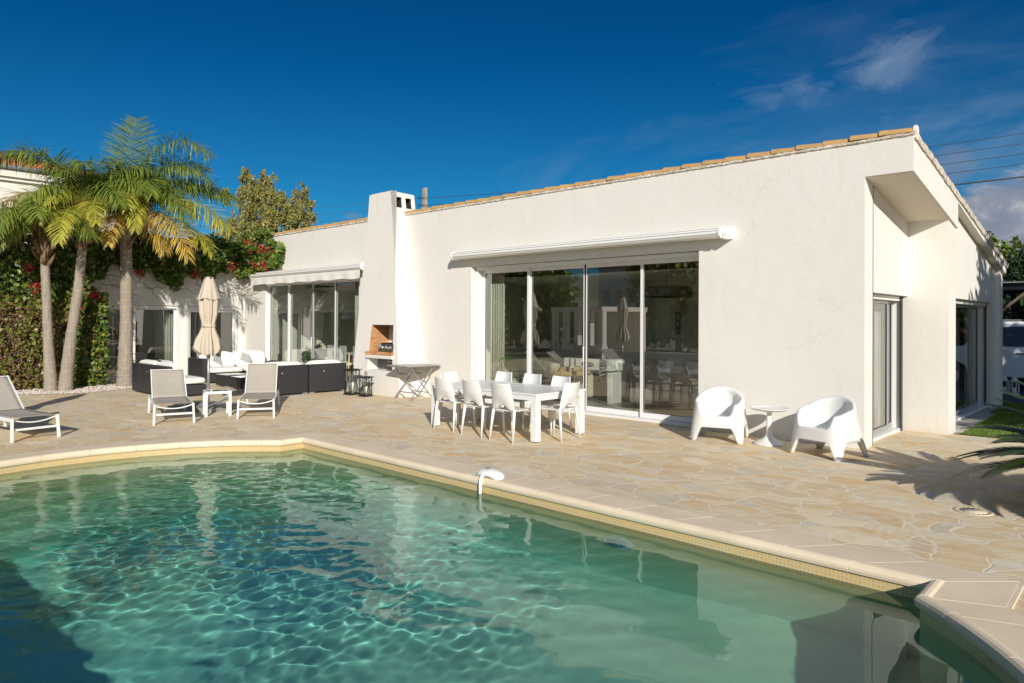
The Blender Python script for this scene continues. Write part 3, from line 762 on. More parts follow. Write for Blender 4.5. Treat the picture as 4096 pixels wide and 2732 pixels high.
    while x > -21.3:
        Lt = .40; a = x; b = x-Lt
        if not (-14.15 < (a+b)/2 < -13.15):
            j = R_.uniform(-.012, .012); dz = R_.uniform(-.006, .006)
            m = []
            for (xx, rr) in ((a, .076), (b-.02, .090)):
                for q in range(13):
                    an = math.pi*q/12; m.append((xx, YF+.085+j-rr*math.cos(an), ZT+.030+dz+(.012 if xx == a else .028)+rr*.92*math.sin(an)))
            o = len(m)//2
            f_ = [(q, q+1, o+q+1, o+q) for q in range(12)]
            m2 = [(xx, YF+.085+j+(yy-YF-.085-j)*.86, ZT+.03+dz+(zz-ZT-.03-dz)*.86) for xx, yy, zz in m]
            f2 = [(2*o+q, 3*o+q, 3*o+q+1, 2*o+q+1) for q in range(12)]
            ends = [(q, 2*o+q, 2*o+q+1, q+1) for q in range(12)]+[(o+q, o+q+1, 3*o+q+1, 3*o+q) for q in range(12)]+[(0, o, 3*o, 2*o), (12, 2*o+12, 3*o+12, o+12)]
            t.add(m+m2, f_+f2+ends, False)
        x -= .375
        if -14.1 < x < -13.72: t.build('ridge_tiles', 'ridge_ochre', roof); t = MB()
    t.build('ridge_tiles', 'ridge_ochre', roof)
    bd = MB(); n = 500; vv = []
    for i in range(n+1):
        xx = -2.345-(18.95)*i/n; q = R_.uniform(-1, 1); ph = ((-2.36-xx)/.375) % 1
        top = ZT+.040+.008*ph+.006*q
        vv += [(xx, YF-.004, ZT-.004+.004*q), (xx, YF-.024+.006*q, ZT+.008+.004*R_.uniform(-1, 1)), (xx, YF-.020+.006*R_.uniform(-1, 1), ZT+.028+.005*q), (xx, YF+.0+.004*q, top), (xx, YF+.2, ZT+.06)]
    bd.add(vv, [(5*i+j, 5*i+j+1, 5*i+6+j, 5*i+5+j) for i in range(n) for j in range(4)])
    bd.build('ridge_mortar', 'plaster_bed', roof)
    ec = MB(); prof = [(-.065, 0), (-.082, .05), (-.065, .10), (0, .13), (.07, .11), (.09, .05), (.09, -.03), (.0, -.07), (-.06, -.05)]
    vv = [(-2.335, YF+.08+a, ZT+.02+b) for a, b in prof]+[(-2.37, YF+.08+a, ZT+.02+b) for a, b in prof]; m = len(prof)
    ec.add(vv, [tuple(range(m)), tuple(range(2*m-1, m-1, -1))]+[(i, m+i, m+(i+1) % m, (i+1) % m) for i in range(m)])
    ec.build('ridge_end_cap', 'white_stucco', roof)
    # wing wall facing the terrace
    w = MB()
    for a, b, z0, z1 in ((2.6, 5.3, 0, 4.0), (5.3, 8.309, 2.134, 4.0), (8.309, 8.552, 0, 4.0), (8.552, 10.09, 2.134, 4.0), (10.09, YF, 0, 4.0)):
        w.box(XW-T, XW, a, b, z0-.05 if z0 == 0 else z0, z1)
    w.build('wing_wall', 'white_stucco', H)
    w = MB(); x = -6
    y = 2.65
    while y < 10.0:
        w.tube([(XW-.06, y, 4.05), (XW-.06, y+.40, 4.03)], [.10, .12], 12); y += .375
    w.build('wing_ridge_tiles', 'ridge_ochre', H)
    # closing walls (never seen from the terrace)
    w = MB(); w.box(-26, XW-T, 2.6, 3.0, -.05, 4.0); w.box(-26.4, -26, 2.6, 18, -.05, 4); w.box(-26, XW-T, 17.6, 18, -.05, 3); w.box(-26, XW-.5, 3.0, 17.6, 4.005, 4.05)
    w.build('rear_wall', 'white_stucco', H)
house()

def interiors():
    # rooms behind the glass: floors, walls, ceilings
    fl = MB(); fl.box(-21.6, -3.36, YF+.40, 17.6, -.04, .03); fl.box(-26, -21.66, 3.0, 17.6, -.04, .03); fl.build('interior_floor', 'room_floor', H)
    ce = MB(); ce.box(-21.0, -3.38, YF+.405, 12.3, 2.93, 2.97); ce.box(-26, -21.67, 3.0, 17.5, 2.6, 2.64)
    ce.box(-21, -3.38, 12.3, 17.5, 2.75, 2.80); ce.build('interior_ceiling', 'room_ceiling', H)
    for b in ((-12.9, -8.75, 15.4, 15.5, .03, 2.75), (-8.75, -3.38, 14.4, 14.5, .03, 2.75), (-8.80, -8.70, 14.5, 15.4, .03, 2.75), (-13.0, -12.9, 10.72, 15.5, .03, 2.92), (-3.45, -3.38, 13.4, 14.4, .03, 2.75), (-25.9, -25.8, 3.1, 17, .03, 2.6)):
        MB().box(*b).build('interior_wall', 'room_wall', H)
    for b in ((-20.9, -13.0, 14.2, 14.3, .03, 2.75), (-21.0, -20.9, 10.72, 14.3, .03, 2.92), (-3.8, -3.76, 10.72, 13.3, .03, 2.92)): MB().box(*b).build('pale_interior_wall', 'room_wall_pale', H)
interiors()

def sliding_window(axis, pos, a, b, z0, z1, mull, depth, ftop, lead, handle=None, name='window', sm='frame_white'):
    """axis 'x': runs along X on plane Y=pos; axis 'y': runs along Y on plane X=pos (glass further inside by depth)"""
    P = (lambda s, d, z: (s, pos+d, z)) if axis == 'x' else (lambda s, d, z: (pos-d, s, z))
    def bx(m, s0, s1, d0, d1, za, zb):
        p, q = P(s0, d0, za), P(s1, d1, zb)
        m.box(min(p[0], q[0]), max(p[0], q[0]), min(p[1], q[1]), max(p[1], q[1]), za, zb)
    F = MB()
    bx(F, a, a+.045, lead, depth+.10, z0, z1); bx(F, b-.045, b, lead, depth+.10, z0, z1)
    bx(F, a+.045, b-.045, lead, depth+.10, z1-.07, z1); bx(F, a+.045, b-.045, lead-.01, depth+.10, z0, z0+.045)
    fr = F.build(name, 'frame_white', H, bevel=.004)
    ed = [a+.045]+mull+[b-.045]
    for i, (s0, s1) in enumerate(zip(ed, ed[1:])):
        d = depth+(.0 if i in (0, len(ed)-2) else .045) if len(ed) > 3 else depth+(.045 if i % 2 else 0)
        S = MB(); st = .062; zt = z1-.07; zb = z0+.045
        l, rr = s0-(.02 if i else 0), s1+(.02 if i < len(ed)-2 else 0)
        bx(S, l, l+st, d, d+.035, zb, zt); bx(S, rr-st, rr, d, d+.035, zb, zt)
        bx(S, l+st, rr-st, d, d+.035, zt-ftop, zt); bx(S, l+st, rr-st, d, d+.035, zb, zb+.085)
        s = S.build('sash', sm, fr, bevel=.003)
        g = MB(); bx(g, l+st, rr-st, d+.016, d+.017, zb+.085, zt-ftop)
        # a pane is one thin sheet
        v = [P(l+st, d+.016, zb+.085), P(rr-st, d+.016, zb+.085), P(rr-st, d+.016, zt-ftop), P(l+st, d+.016, zt-ftop)]
        g = MB().add(v, [(0, 1, 2, 3)]); g.build('pane', 'window_glass', fr)
        k = MB(); e = .006
        for (q0, q1, w0, w1) in ((l+st, l+st+e, zb+.085, zt-ftop), (rr-st-e, rr-st, zb+.085, zt-ftop), (l+st+e, rr-st-e, zt-ftop-e, zt-ftop), (l+st+e, rr-st-e, zb+.085, zb+.085+e)):
            bx(k, q0, q1, d+.004, d+.014, w0, w1)
        k.build('gasket', 'dark_gasket', fr)
        if handle and handle[0] == i:
            h = MB(); sx = (rr-st/2) if handle[1] else (l+st/2)
            p0, p1 = P(sx, d-.035, .98), P(sx, d-.035, 1.26)
            h.bar(p0, p1, .02, .02); h.bar(P(sx, d-.03, 1.0), P(sx, d+.004, 1.0), .014, .014); h.bar(P(sx, d-.03, 1.24), P(sx, d+.004, 1.24), .014, .014)
            h.build('handle', 'frame_white', fr, bevel=.004)
    return fr
sliding_window('x', YF, -10.80, -5.47, 0, 2.905, [-9.43, -8.02, -6.74], .30, .07, .13, handle=(1, True), name='window')
sliding_window('x', YF, -19.88, -15.00, 0, 2.865, [-18.70, -17.44, -16.24], .10, .04, .05, handle=(1, True), name='window')
sliding_window('y', XW, 5.31, 8.30, .0, 2.125, [7.11], .10, .05, .04, name='window')
sliding_window('y', XW, 8.56, 10.08, .0, 2.125, [9.33], .10, .10, .04, name='window')
sliding_window('y', XC, 10.69, 12.585, .0, 2.172, [12.1], .17, .05, .10, name='door', sm='frame_grey')
sliding_window('y', -2.50, 13.46, 17.09, .02, 2.165, [15.9], .17, .05, .08, name='door', sm='frame_grey')
d = MB(); d.box(XC-.5, XC-.09, 12.583, 12.589, 0, 2.17); 
s_ = MB(); s_.box(-2.95, -2.25, 13.12, 17.62, -.03, .015); s_.build('door_step', 'concrete', H)
# shutter channel: dark vertical guides beside the side doors
g_ = MB().box(XC-.10, XC-.075, 12.50, 12.585, 0, 2.17); g_.build('shutter_guide', 'dark_gasket', H); g_ = MB().box(-2.60, -2.575, 17.0, 17.09, .02, 2.16); g_.build('shutter_guide', 'dark_gasket', H)

def chimney():
    Ybk = YF
    def yf(z): return 9.70+.06*z if z < 4.3 else 9.958
    def xl(z): return -14.42+.075*z
    def xr(z): return -12.50-.150*z
    ol = lambda z: -13.86+.10*z            # opening sides lean a little
    orr = lambda z: -12.80-.04*z
    zs = [-.05, .57, .855, .925, 1.00, 1.635, 2.4, 3.2, 4.0, 4.78]
    w = MB()
    us = [xl, ol, orr, xr]
    def Pf(c, z): return (c(z), yf(z), z)
    for i in range(len(zs)-1):
        z0, z1 = zs[i], zs[i+1]
        for j in range(3):
            if j == 1 and i in (1, 4): continue
            a, b = us[j], us[j+1]
            if j == 1 and i in (3,): continue
            w.add([Pf(a, z0), Pf(b, z0), Pf(b, z1), Pf(a, z1)], [(0, 1, 2, 3)])
    # left flank back to the facade (above the roof: full box)
    for i in range(len(zs)-1):
        z0, z1 = zs[i], zs[i+1]
        w.add([(xl(z0), YF+.01, z0), Pf(xl, z0), Pf(xl, z1), (xl(z1), YF+.01, z1)], [(0, 1, 2, 3)])
    # right flank: soft cove that melts into the facade
    nn = 8; prev = None
    for i in range(29):
        z = -.05+(4.26+.05)*i/28; row = []
        fl = (.36*(1-z/4.3)**1.3+.05)
        for k in range(nn+1):
            t = k/nn; a = t*math.pi/2
            row.append((xr(z)+fl*(1-math.cos(a)), yf(z)+(YF-.002-yf(z))*math.sin(a), z))
        if prev:
            o = [*prev, *row]; m = nn+1
            w.add(o, [(k, k+1, m+k+1, m+k) for k in range(nn)], True)
        prev = row
    # stack above the roof: right side with two smoke openings, back, top
    X = lambda z: xr(z)
    ys = [yf(4.4), 10.09, 10.25, 10.38, 10.54, 10.66]
    zz = [4.0, 4.42, 4.67, 4.78]
    for i in range(5):
        for j in range(3):
            if i in (1, 3) and j == 1: continue
            w.add([(X(zz[j]), ys[i], zz[j]), (X(zz[j]), ys[i+1], zz[j]), (X(zz[j+1]), ys[i+1], zz[j+1]), (X(zz[j+1]), ys[i], zz[j+1])], [(0, 1, 2, 3)])
    w.add([(xl(4), 10.66, 4.0), (X(4), 10.66, 4.0), (X(4.78), 10.66, 4.78), (xl(4.78), 10.66, 4.78)], [(3, 2, 1, 0)])
    w.add([(xl(4), YF, 4.0), (xl(4), 10.66, 4.0), (xl(4.78), 10.66, 4.78), (xl(4.78), YF, 4.78)], [(0, 1, 2, 3)])
    w.add([(xl(4.78)-.0, yf(4.78), 4.78), (X(4.78), yf(4.78), 4.78), (X(4.78), 10.66, 4.78), (xl(4.78), 10.66, 4.78),
           (xl(4.78)+.06, yf(4.78)+.06, 4.815), (X(4.78)-.06, yf(4.78)+.06, 4.815), (X(4.78)-.06, 10.6, 4.80), (xl(4.78)+.06, 10.6, 4.80)],
          [(4, 5, 6, 7), (0, 1, 5, 4), (1, 2, 6, 5), (2, 3, 7, 6), (3, 0, 4, 7)])
    ch = w.build('chimney', 'white_stucco', H)
    k = MB()
    for y0, y1 in ((10.09, 10.25), (10.38, 10.54)):
        x = X(4.5); k = MB()
        k.add([(x-.012, y0, 4.42), (x-.012, y0, 4.67), (x-.25, y0, 4.67), (x-.25, y0, 4.42)], [(0, 1, 2, 3)]); k.add([(x-.012, y1, 4.42), (x-.012, y1, 4.67), (x-.25, y1, 4.67), (x-.25, y1, 4.42)], [(3, 2, 1, 0)])
        k.add([(x-.25, y0, 4.42), (x-.25, y1, 4.42), (x-.25, y1, 4.67), (x-.25, y0, 4.67)], [(0, 1, 2, 3)])
        k.add([(x, y0, 4.42), (x, y1, 4.42), (x-.25, y1, 4.42), (x-.25, y0, 4.42)], [(0, 1, 2, 3)]); k.add([(x, y0, 4.67), (x, y1, 4.67), (x-.25, y1, 4.67), (x-.25, y0, 4.67)], [(3, 2, 1, 0)])
        k.build('smoke_opening', 'soot', ch)
    # brick lined barbecue niche
    b = MB(); D = .62; z0, z1 = 1.0, 1.635
    def q(c, z, d): return (c(z), yf(z)+d, z)
    b.add([q(ol, z0, 0), q(ol, z1, 0), (ol(z1), yf(z1)+D, z1), (ol(z0), yf(z0)+D, z0)], [(0, 1, 2, 3)])
    b.build('barbecue_niche', 'brick', ch); b = MB()
    b.add([q(orr, z0, 0), q(orr, z1, 0), (orr(z1), yf(z1)+D, z1), (orr(z0), yf(z0)+D, z0)], [(3, 2, 1, 0)])
    MB().add([(ol(z0), yf(z0)+D, z0), (orr(z0), yf(z0)+D, z0), (orr(z1), yf(z1)+D, z1), (ol(z1), yf(z1)+D, z1)], [(0, 1, 2, 3)]).build('sooty_niche_back', 'soot', ch)
    b.build('brick_cheek', 'brick', ch)
    k = MB(); k.add([q(ol, z1, 0), q(orr, z1, 0), (orr(z1), yf(z1)+D, z1), (ol(z1), yf(z1)+D, z1)], [(3, 2, 1, 0)]); k.build('niche_ceiling', 'soot', ch)
    # brick ledge and white shelf
    l = MB(); R_ = random.Random(8); x = ol(1.0)-.07; 
    while x < orr(1)+.02:
        wd = .052; l.box(x, min(x+wd-.006, orr(1)+.03), yf(.96)-.055+R_.uniform(-.006, .006), yf(.96)+.14, .925+.002, 1.0+R_.uniform(-.004, .004)); x += wd
    l.box(ol(1)-.02, orr(1)+.01, yf(.96)+.10, yf(.96)+.66, .93, .998)
    l.build('brick_ledge', 'brick', ch, bevel=.004)
    s = MB(); s.box(ol(.9)-.07, orr(.9)+.03, yf(.9)-.05, yf(.9)+.62, .845, .925); s.build('shelf', 'white_stucco', ch, bevel=.01)
    # lower cupboard: white left cheek, dark door panel with handle, floor
    c = MB(); z0, z1 = .57, .848
    c.add([q(ol, z0, 0), q(ol, z1, 0), (ol(z1), yf(z1)+.6, z1), (ol(z0), yf(z0)+.6, z0)], [(0, 1, 2, 3)])
    c.add([q(orr, z0, 0), q(orr, z1, 0), (orr(z1), yf(z1)+.6, z1), (orr(z0), yf(z0)+.6, z0)], [(3, 2, 1, 0)])
    c.add([q(ol, z0, 0), q(orr, z0, 0), (orr(z0), yf(z0)+.6, z0), (ol(z0), yf(z0)+.6, z0)], [(0, 1, 2, 3)])
    c.build('lower_niche', 'white_stucco', ch)
    p = MB(); p.box(ol(.7)+.005, orr(.7)-.002, yf(.7)+.30, yf(.7)+.34, .572, .844); p.build('drawer_front', 'cabinet_grey', ch)
    p = MB(); p.box(-13.35, -13.10, yf(.7)+.265, yf(.7)+.285, .755, .775); p.box(-13.34, -13.32, yf(.7)+.28, yf(.7)+.301, .755, .775); p.box(-13.13, -13.11, yf(.7)+.28, yf(.7)+.301, .755, .775); p.build('drawer_handle', 'frame_white', ch)
chimney()

# gas grill standing on the ledge
def grill():
    t = thing('gas_grill', 'stainless gas grill with three knobs in the brick chimney niche', 'grill', (-13.10, 9.98, 1.0))
    b = MB()
    v = [(-.27, -.20, .0), (.27, -.20, 0), (.27, .20, 0), (-.27, .20, 0), (-.27, -.235, .04), (.27, -.235, .04), (.27, .2, .04), (-.27, .2, .04), (-.26, -.185, .19), (.26, -.185, .19), (.26, .2, .19), (-.26, .2, .19)]
    b.add(v, [(3, 2, 1, 0), (0, 1, 5, 4), (1, 2, 6, 5), (2, 3, 7, 6), (3, 0, 4, 7), (4, 5, 9, 8), (5, 6, 10, 9), (6, 7, 11, 10), (7, 4, 8, 11), (8, 9, 10, 11)])
    b.build('grill_body', 'steel', t, bevel=.008)
    r_ = MB(); r_.box(-.275, .275, -.16, .2, .19, .215); r_.box(-.275, -.262, -.23, .2, .02, .19); r_.box(.262, .275, -.23, .2, .02, .19); r_.build('grill_rim', 'black_enamel', t, bevel=.004)
    for x in (-.13, .03, .17):
        k = MB(); yk = -.222
        k.tube([(x, yk+.01, .115), (x, yk-.022, .118)], [.030, .026], 16); k.box(x-.004, x+.004, yk-.034, yk-.02, .095, .14); k.build('knob', 'chrome', t)
    m = MB(); m.box(-.24, .24, -.246, -.236, .028, .036); m.build('drip_slot', 'black_enamel', t)
    s = thing('spice_jar', 'small brown jar with white lid beside the gas grill', 'jar', (-13.45, 9.83, 1.0))
    MB().lathe([(.022, 0), (.022, .07), (.016, .085)], 14).build('jar', 'brown_wood', s); MB().lathe([(.019, .085), (.019, .11)], 14).build('lid', 'frame_white', s)
    a = thing('ashtray', 'clear ribbed glass dish in the lower niche under the grill', 'dish', (-12.98, 9.84, .57))
    MB().lathe([(.07, 0), (.11, .03), (.125, .055), (.115, .055), (.09, .03), (.0, .02)], 28, fn=lambda an, z: 1+.03*math.cos(16*an)).build('glass_dish', 'table_glass', a)
grill()

# awnings
def awning(x0, x1, zc, label, valance=False):
    t = thing('awning', label, 'awning', ((x0+x1)/2, YF, zc)); h = (x1-x0)/2
    p = [(-.02, .085), (-.10, .098), (-.19, .09), (-.255, .055), (-.275, .0), (-.262, -.05), (-.215, -.082), (-.14, -.085), (-.05, -.07), (-.02, -.03)]
    m = MB(); n = len(p)
    v = [(-h+.06, a, b) for a, b in p]+[(h-.10, a, b) for a, b in p]
    m.add(v, [(i, (i+1) % n, n+(i+1) % n, n+i) for i in range(n)][::1], True); m.build('cassette', 'awning_white', t)
    g = MB()
    for a, b in ((-.268, -.028), (-.268, .026), (-.245, .062), (-.06, -.079)):
        g.box(-h+.06, h-.10, a-.006, a+.002, b-.003, b+.003)
    g.build('groove', 'frame_grey', t)
    for s in (-1, 1):
        e = MB(); x = (-h+.06 if s < 0 else h-.10); xe = x+s*.035
        q = [(a*1.04, b*1.12) for a, b in p]
        v = [(x-s*.005, a, b) for a, b in q]+[(xe, a, b) for a, b in q]
        e.add(v, [tuple(range(n-1, -1, -1)), tuple(range(n, 2*n))]+[(i, (i+1) % n, n+(i+1) % n, n+i) for i in range(n)]); e.build('end_plate', 'awning_white', t, bevel=.006)
    b = MB(); b.box(h-.062, h+.03, -.13, -.0, -.10, .09); b.tube([(h-.062, -.14, .0), (h+.02, -.14, .0)], .075, 16); b.box(h-.05, h+.02, -.20, -.1, -.11, -.04); b.build('end_bracket', 'awning_white', t, bevel=.01)
    if valance:
        def fn(u_, v_):
            x = -h+.09+(2*h-.22)*u_; z = -.075-.215*v_; return (x, -.245+.012*math.sin(u_*60)*v_+.008*math.sin(u_*23+1)*v_, z-.01*math.sin(u_*35)*v_)
        MB().grid(fn, 120, 6).build('valance', 'awning_cloth', t)
awning(-11.22, -4.90, 3.145, 'long white cassette awning, rolled up, over the wide four-pane window')
awning(-20.45, -14.46, 3.085, 'white cassette awning with a hanging cloth valance, above the lounge window left of the chimney', True)

# ---------------------------------------------------------------- dining set
def monobloc_chair(label, loc, rz):
    """faces +Y; slim one-piece chair, leg tips splayed, arched gap under the back"""
    t = thing('dining_chair', label, 'chair', loc, rz, 'white dining chairs round the outdoor table')
    def seat(u_, v_, dz=0):
        x = (u_-.5)*2; y = -.215+.44*v_; hw = .205+.022*v_-.0*v_
        e = abs(x)**3
        return (x*hw, y, .452-.020*(1-x*x)*math.sin(math.pi*min(1, v_*1.05))-.018*max(0, v_-.8)/.2+.004*e+dz)
    s = MB()
    s.grid(seat, 12, 12); MBv = s.build('seat', 'white_plastic', t, solid=.022, bevel=0, sub=1)
    def back(u_, v_):
        x = (u_-.5)*2; z = .462+.398*v_
        hw = .212-.030*v_-.010*math.sin(v_*math.pi)*-1
        lift = .075*max(0, 1-(x/.60)**2) * (1-v_)**3.2
        y = -.215-.075*v_**1.3 - .055*(1-x*x)*(.35+.65*min(1, v_*2))
        top = .012*(1-x*x)*v_*-1
        return (x*hw, y, z+lift+top)
    b = MB().grid(back, 16, 16); b.build('backrest', 'white_plastic', t, solid=.018, sub=1)
    for sx in (-1, 1):
        MB().tube([(sx*.200, -.200, .475), (sx*.203, -.215, .43), (sx*.212, -.232, .30), (sx*.228, -.268, .0)], [.021, .025, .022, .011], 10).build('leg', 'white_plastic', t)
        MB().tube([(sx*.205, .190, .440), (sx*.208, .195, .40), (sx*.212, .203, .25), (sx*.220, .222, .0)], [.020, .023, .019, .011], 10).build('leg', 'white_plastic', t)
    return t
def dining():
    t = thing('dining_table', 'long white slatted outdoor dining table with thick square legs', 'table', (-7.645, 8.055, 0))
    hx, hy = 1.15, .575
    for sx in (-1, 1):
        for sy in (-1, 1):
            x0, x1 = sorted((sx*hx, sx*(hx-.105))); y0, y1 = sorted((sy*hy, sy*(hy-.105)))
            m = MB().box(x0, x1, y0, y1, .012, .668); m.build('leg', 'white_metal', t, bevel=.004)
            MB().box(x0+.01, x1-.01, y0+.01, y1-.01, 0, .012).build('foot_pad', 'dark_gasket', t)
    m = MB()
    for sy in (-1, 1):
        y0, y1 = sorted((sy*hy, sy*(hy-.03))); m.box(-hx+.105, hx-.105, y0, y1, .672-.075, .668)
    for sx in (-1, 1):
        x0, x1 = sorted((sx*hx, sx*(hx-.03))); m.box(x0, x1, -hy+.105, hy-.105, .672-.075, .668)
    m.build('apron', 'white_metal', t, bevel=.003)
    m = MB(); fr = .075
    m.box(-hx-.01, hx+.01, -hy-.01, -hy+fr, .672, .70); m.box(-hx-.01, hx+.01, hy-fr, hy+.01, .672, .70)
    m.box(-hx-.01, -hx+fr, -hy+fr, hy-fr, .672, .70); m.box(hx-fr, hx+.01, -hy+fr, hy-fr, .672, .70); m.box(-.06, .06, -hy+fr, hy-fr, .672, .699)
    m.build('top_frame', 'white_metal', t, bevel=.003)
    m = MB(); n = 9; w_ = (2*hy-2*fr)/n
    for i in range(n):
        for a, b in ((-hx+fr+.002, -.062), (.062, hx-fr-.002)): m.box(a, b, -hy+fr+i*w_+.003, -hy+fr+(i+1)*w_-.003, .678, .697)
    m.box(-hx+fr, hx-fr, -hy+fr, hy-fr, .672, .676)
    m.build('slatted_top', 'white_metal', t)
    c = monobloc_chair('white chair at the left end of the pool side of the dining table', (-8.245, 7.53, 0), rad(1))
    dup(c, (-7.555, 7.49, 0), rad(-2), 'white chair in the middle of the pool side of the dining table')
    dup(c, (-6.915, 7.46, 0), rad(1), 'white chair nearest the camera, on the pool side by the front table leg')
    dup(c, (-6.56, 8.02, 0), rad(92), 'white chair at the head of the table nearest the armchairs')
    dup(c, (-7.06, 8.46, 0), rad(179), 'white chair across the table, nearest the armchair end on the window side')
    dup(c, (-7.70, 8.50, 0), rad(181), 'white chair in the middle of the window side of the dining table')
    dup(c, (-8.37, 8.50, 0), rad(180), 'white chair at the far left of the window side of the dining table')
    dup(c, (-8.72, 8.05, 0), rad(-91), 'white chair at the far head of the table, in front of the bare wall')
dining()

# ---------------------------------------------------------------- scoop armchairs and pedestal table
def scoop_chair(label, loc, rz):
    """faces -Y; one-piece plastic tub chair standing on four legs of the same shell"""
    t = thing('armchair', label, 'armchair', loc, rz, 'white tub armchairs by the wall')
    def sst(a, b, x): q = max(0, min(1, (x-a)/(b-a))); return q*q*(3-2*q)
    def foot(a, R1, R2, e=.42):
        c, s = math.cos(a), math.sin(a)
        return (math.copysign(abs(c)**e, c)*R1, math.copysign(abs(s)**e, s)*R2)
    def frontness(a): return -math.sin(a)
    def rim(a):
        fs = frontness(a)                     # 1 front, -1 back
        h_back = .745; h_side = .585
        z = .525+(h_back-.525)*((1-fs)/2)**1.5
        z = z-(z-.365)*sst(.78, .985, fs)
        return z
    nu = 96
    def ang(i): return 2*math.pi*i/nu
    def leg(a):                               # 1 at the four corners
        x, y = foot(a, 1, 1)
        return abs(x), abs(y)
    RO = lambda a: .22+.42*sst(-.2, .5, math.sin(a))
    rows = []
    V = []; F = []
    LV = [0, .12, .25, .4, .6, .8, .92, 1.0]
    for lv in LV:                             # outside, bottom edge up to the rim
        for i in range(nu):
            a = ang(i); x1, y1 = foot(a, 1, 1); d = min(abs(x1), abs(y1)) / max(abs(x1), abs(y1))
            zb = .215*(1-sst(.60, .86, d))
            zr = rim(a); z = zb+(zr-zb)*lv
            k = (z/.745)
            w_ = .405-.062*min(z/.60, 1.2); dd = .385-.055*min(z/.6, 1.25)
            x, y = foot(a, w_, dd, .40+RO(a)*min(1, z/.62))
            V.append((x, y, z))
    nin = [(.010, .012), (.030, .018), (.055, .002), (.068, -.04), (.085, -.12), (.12, -.2)]
    for (ins, dz) in nin[:4]:                 # roll of the rim
        for i in range(nu):
            a = ang(i); zr = rim(a); z = zr+dz
            w_ = .405-.062*min(zr/.60, 1.2)-ins; dd = .385-.055*min(zr/.6, 1.25)-ins
            x, y = foot(a, w_, dd, .40+RO(a)*min(1, zr/.62)); V.append((x, y, z))
    for lv in (.25, .5, .75, .92):            # inside down to the seat
        for i in range(nu):
            a = ang(i); zr = rim(a)-.04; zs = .335; z = zr+(zs-zr)*lv
            w_ = .285+.035*(1-lv)-.01; dd = .27+.03*(1-lv)-.01
            w0 = .405-.062*min(rim(a)/.60, 1.2)-.068; d0 = .385-.055*min(rim(a)/.6, 1.25)-.068
            m_ = lv**.7
            x, y = foot(a, w0*(1-m_)+.262*m_, d0*(1-m_)+.25*m_, .72); V.append((x, y, z))
    for sc_, z in ((.85, .318), (.55, .312), (.25, .31)):
        for i in range(nu):
            x, y = foot(ang(i), .262*sc_, .25*sc_, .75); V.append((x, y, z))
    m = len(V)//nu
    F = [(j*nu+i, j*nu+(i+1) % nu, (j+1)*nu+(i+1) % nu, (j+1)*nu+i) for j in range(m-1) for i in range(nu)]
    F.append(tuple((m-1)*nu+i for i in range(nu)))
    # inner skin of the skirt so the legs have thickness
    o = len(V)
    for lv in (0, .5, 1.0):
        for i in range(nu):
            a = ang(i); x1, y1 = foot(a, 1, 1); d = min(abs(x1), abs(y1)) / max(abs(x1), abs(y1))
            zb = .215*(1-sst(.60, .86, d)); z = zb+(.30-zb)*lv
            w_ = .405-.062*min(z/.60, 1.2)-.035; dd = .385-.055*min(z/.6, 1.25)-.035
            x, y = foot(a, w_, dd, .40+RO(a)*min(1, z/.62)); V.append((x, y, z))
    for j in range(2):
        F += [(o+(j+1)*nu+i, o+(j+1)*nu+(i+1) % nu, o+j*nu+(i+1) % nu, o+j*nu+i) for i in range(nu)]
    F += [(i, o+i, o+(i+1) % nu, (i+1) % nu) for i in range(nu)]
    mb = MB().add(V, F, True); mb.build('shell', 'white_plastic', t)
    return t
a1 = scoop_chair('white plastic tub armchair beside the wide window, left of the pedestal table', (-4.78, 9.69, 0), rad(17))
dup(a1, (-3.19, 9.58, 0), rad(-14), 'white plastic tub armchair at the house corner, right of the pedestal table')
t = thing('pedestal_table', 'small round white pedestal table between the two tub armchairs', 'side table', (-4.08, 9.80, 0))
MB().lathe([(.225, 0), (.225, .012), (.19, .03), (.10, .07), (.05, .12), (.040, .17), (.036, .30), (.036, .45), (.045, .475)], 36).build('pedestal', 'white_plastic', t)
MB().lathe([(.045, .462), (.12, .470), (.22, .487), (.268, .512), (.272, .522), (.264, .522), (.25, .510), (.12, .503), (0, .502)], 40).build('table_top', 'white_plastic', t)

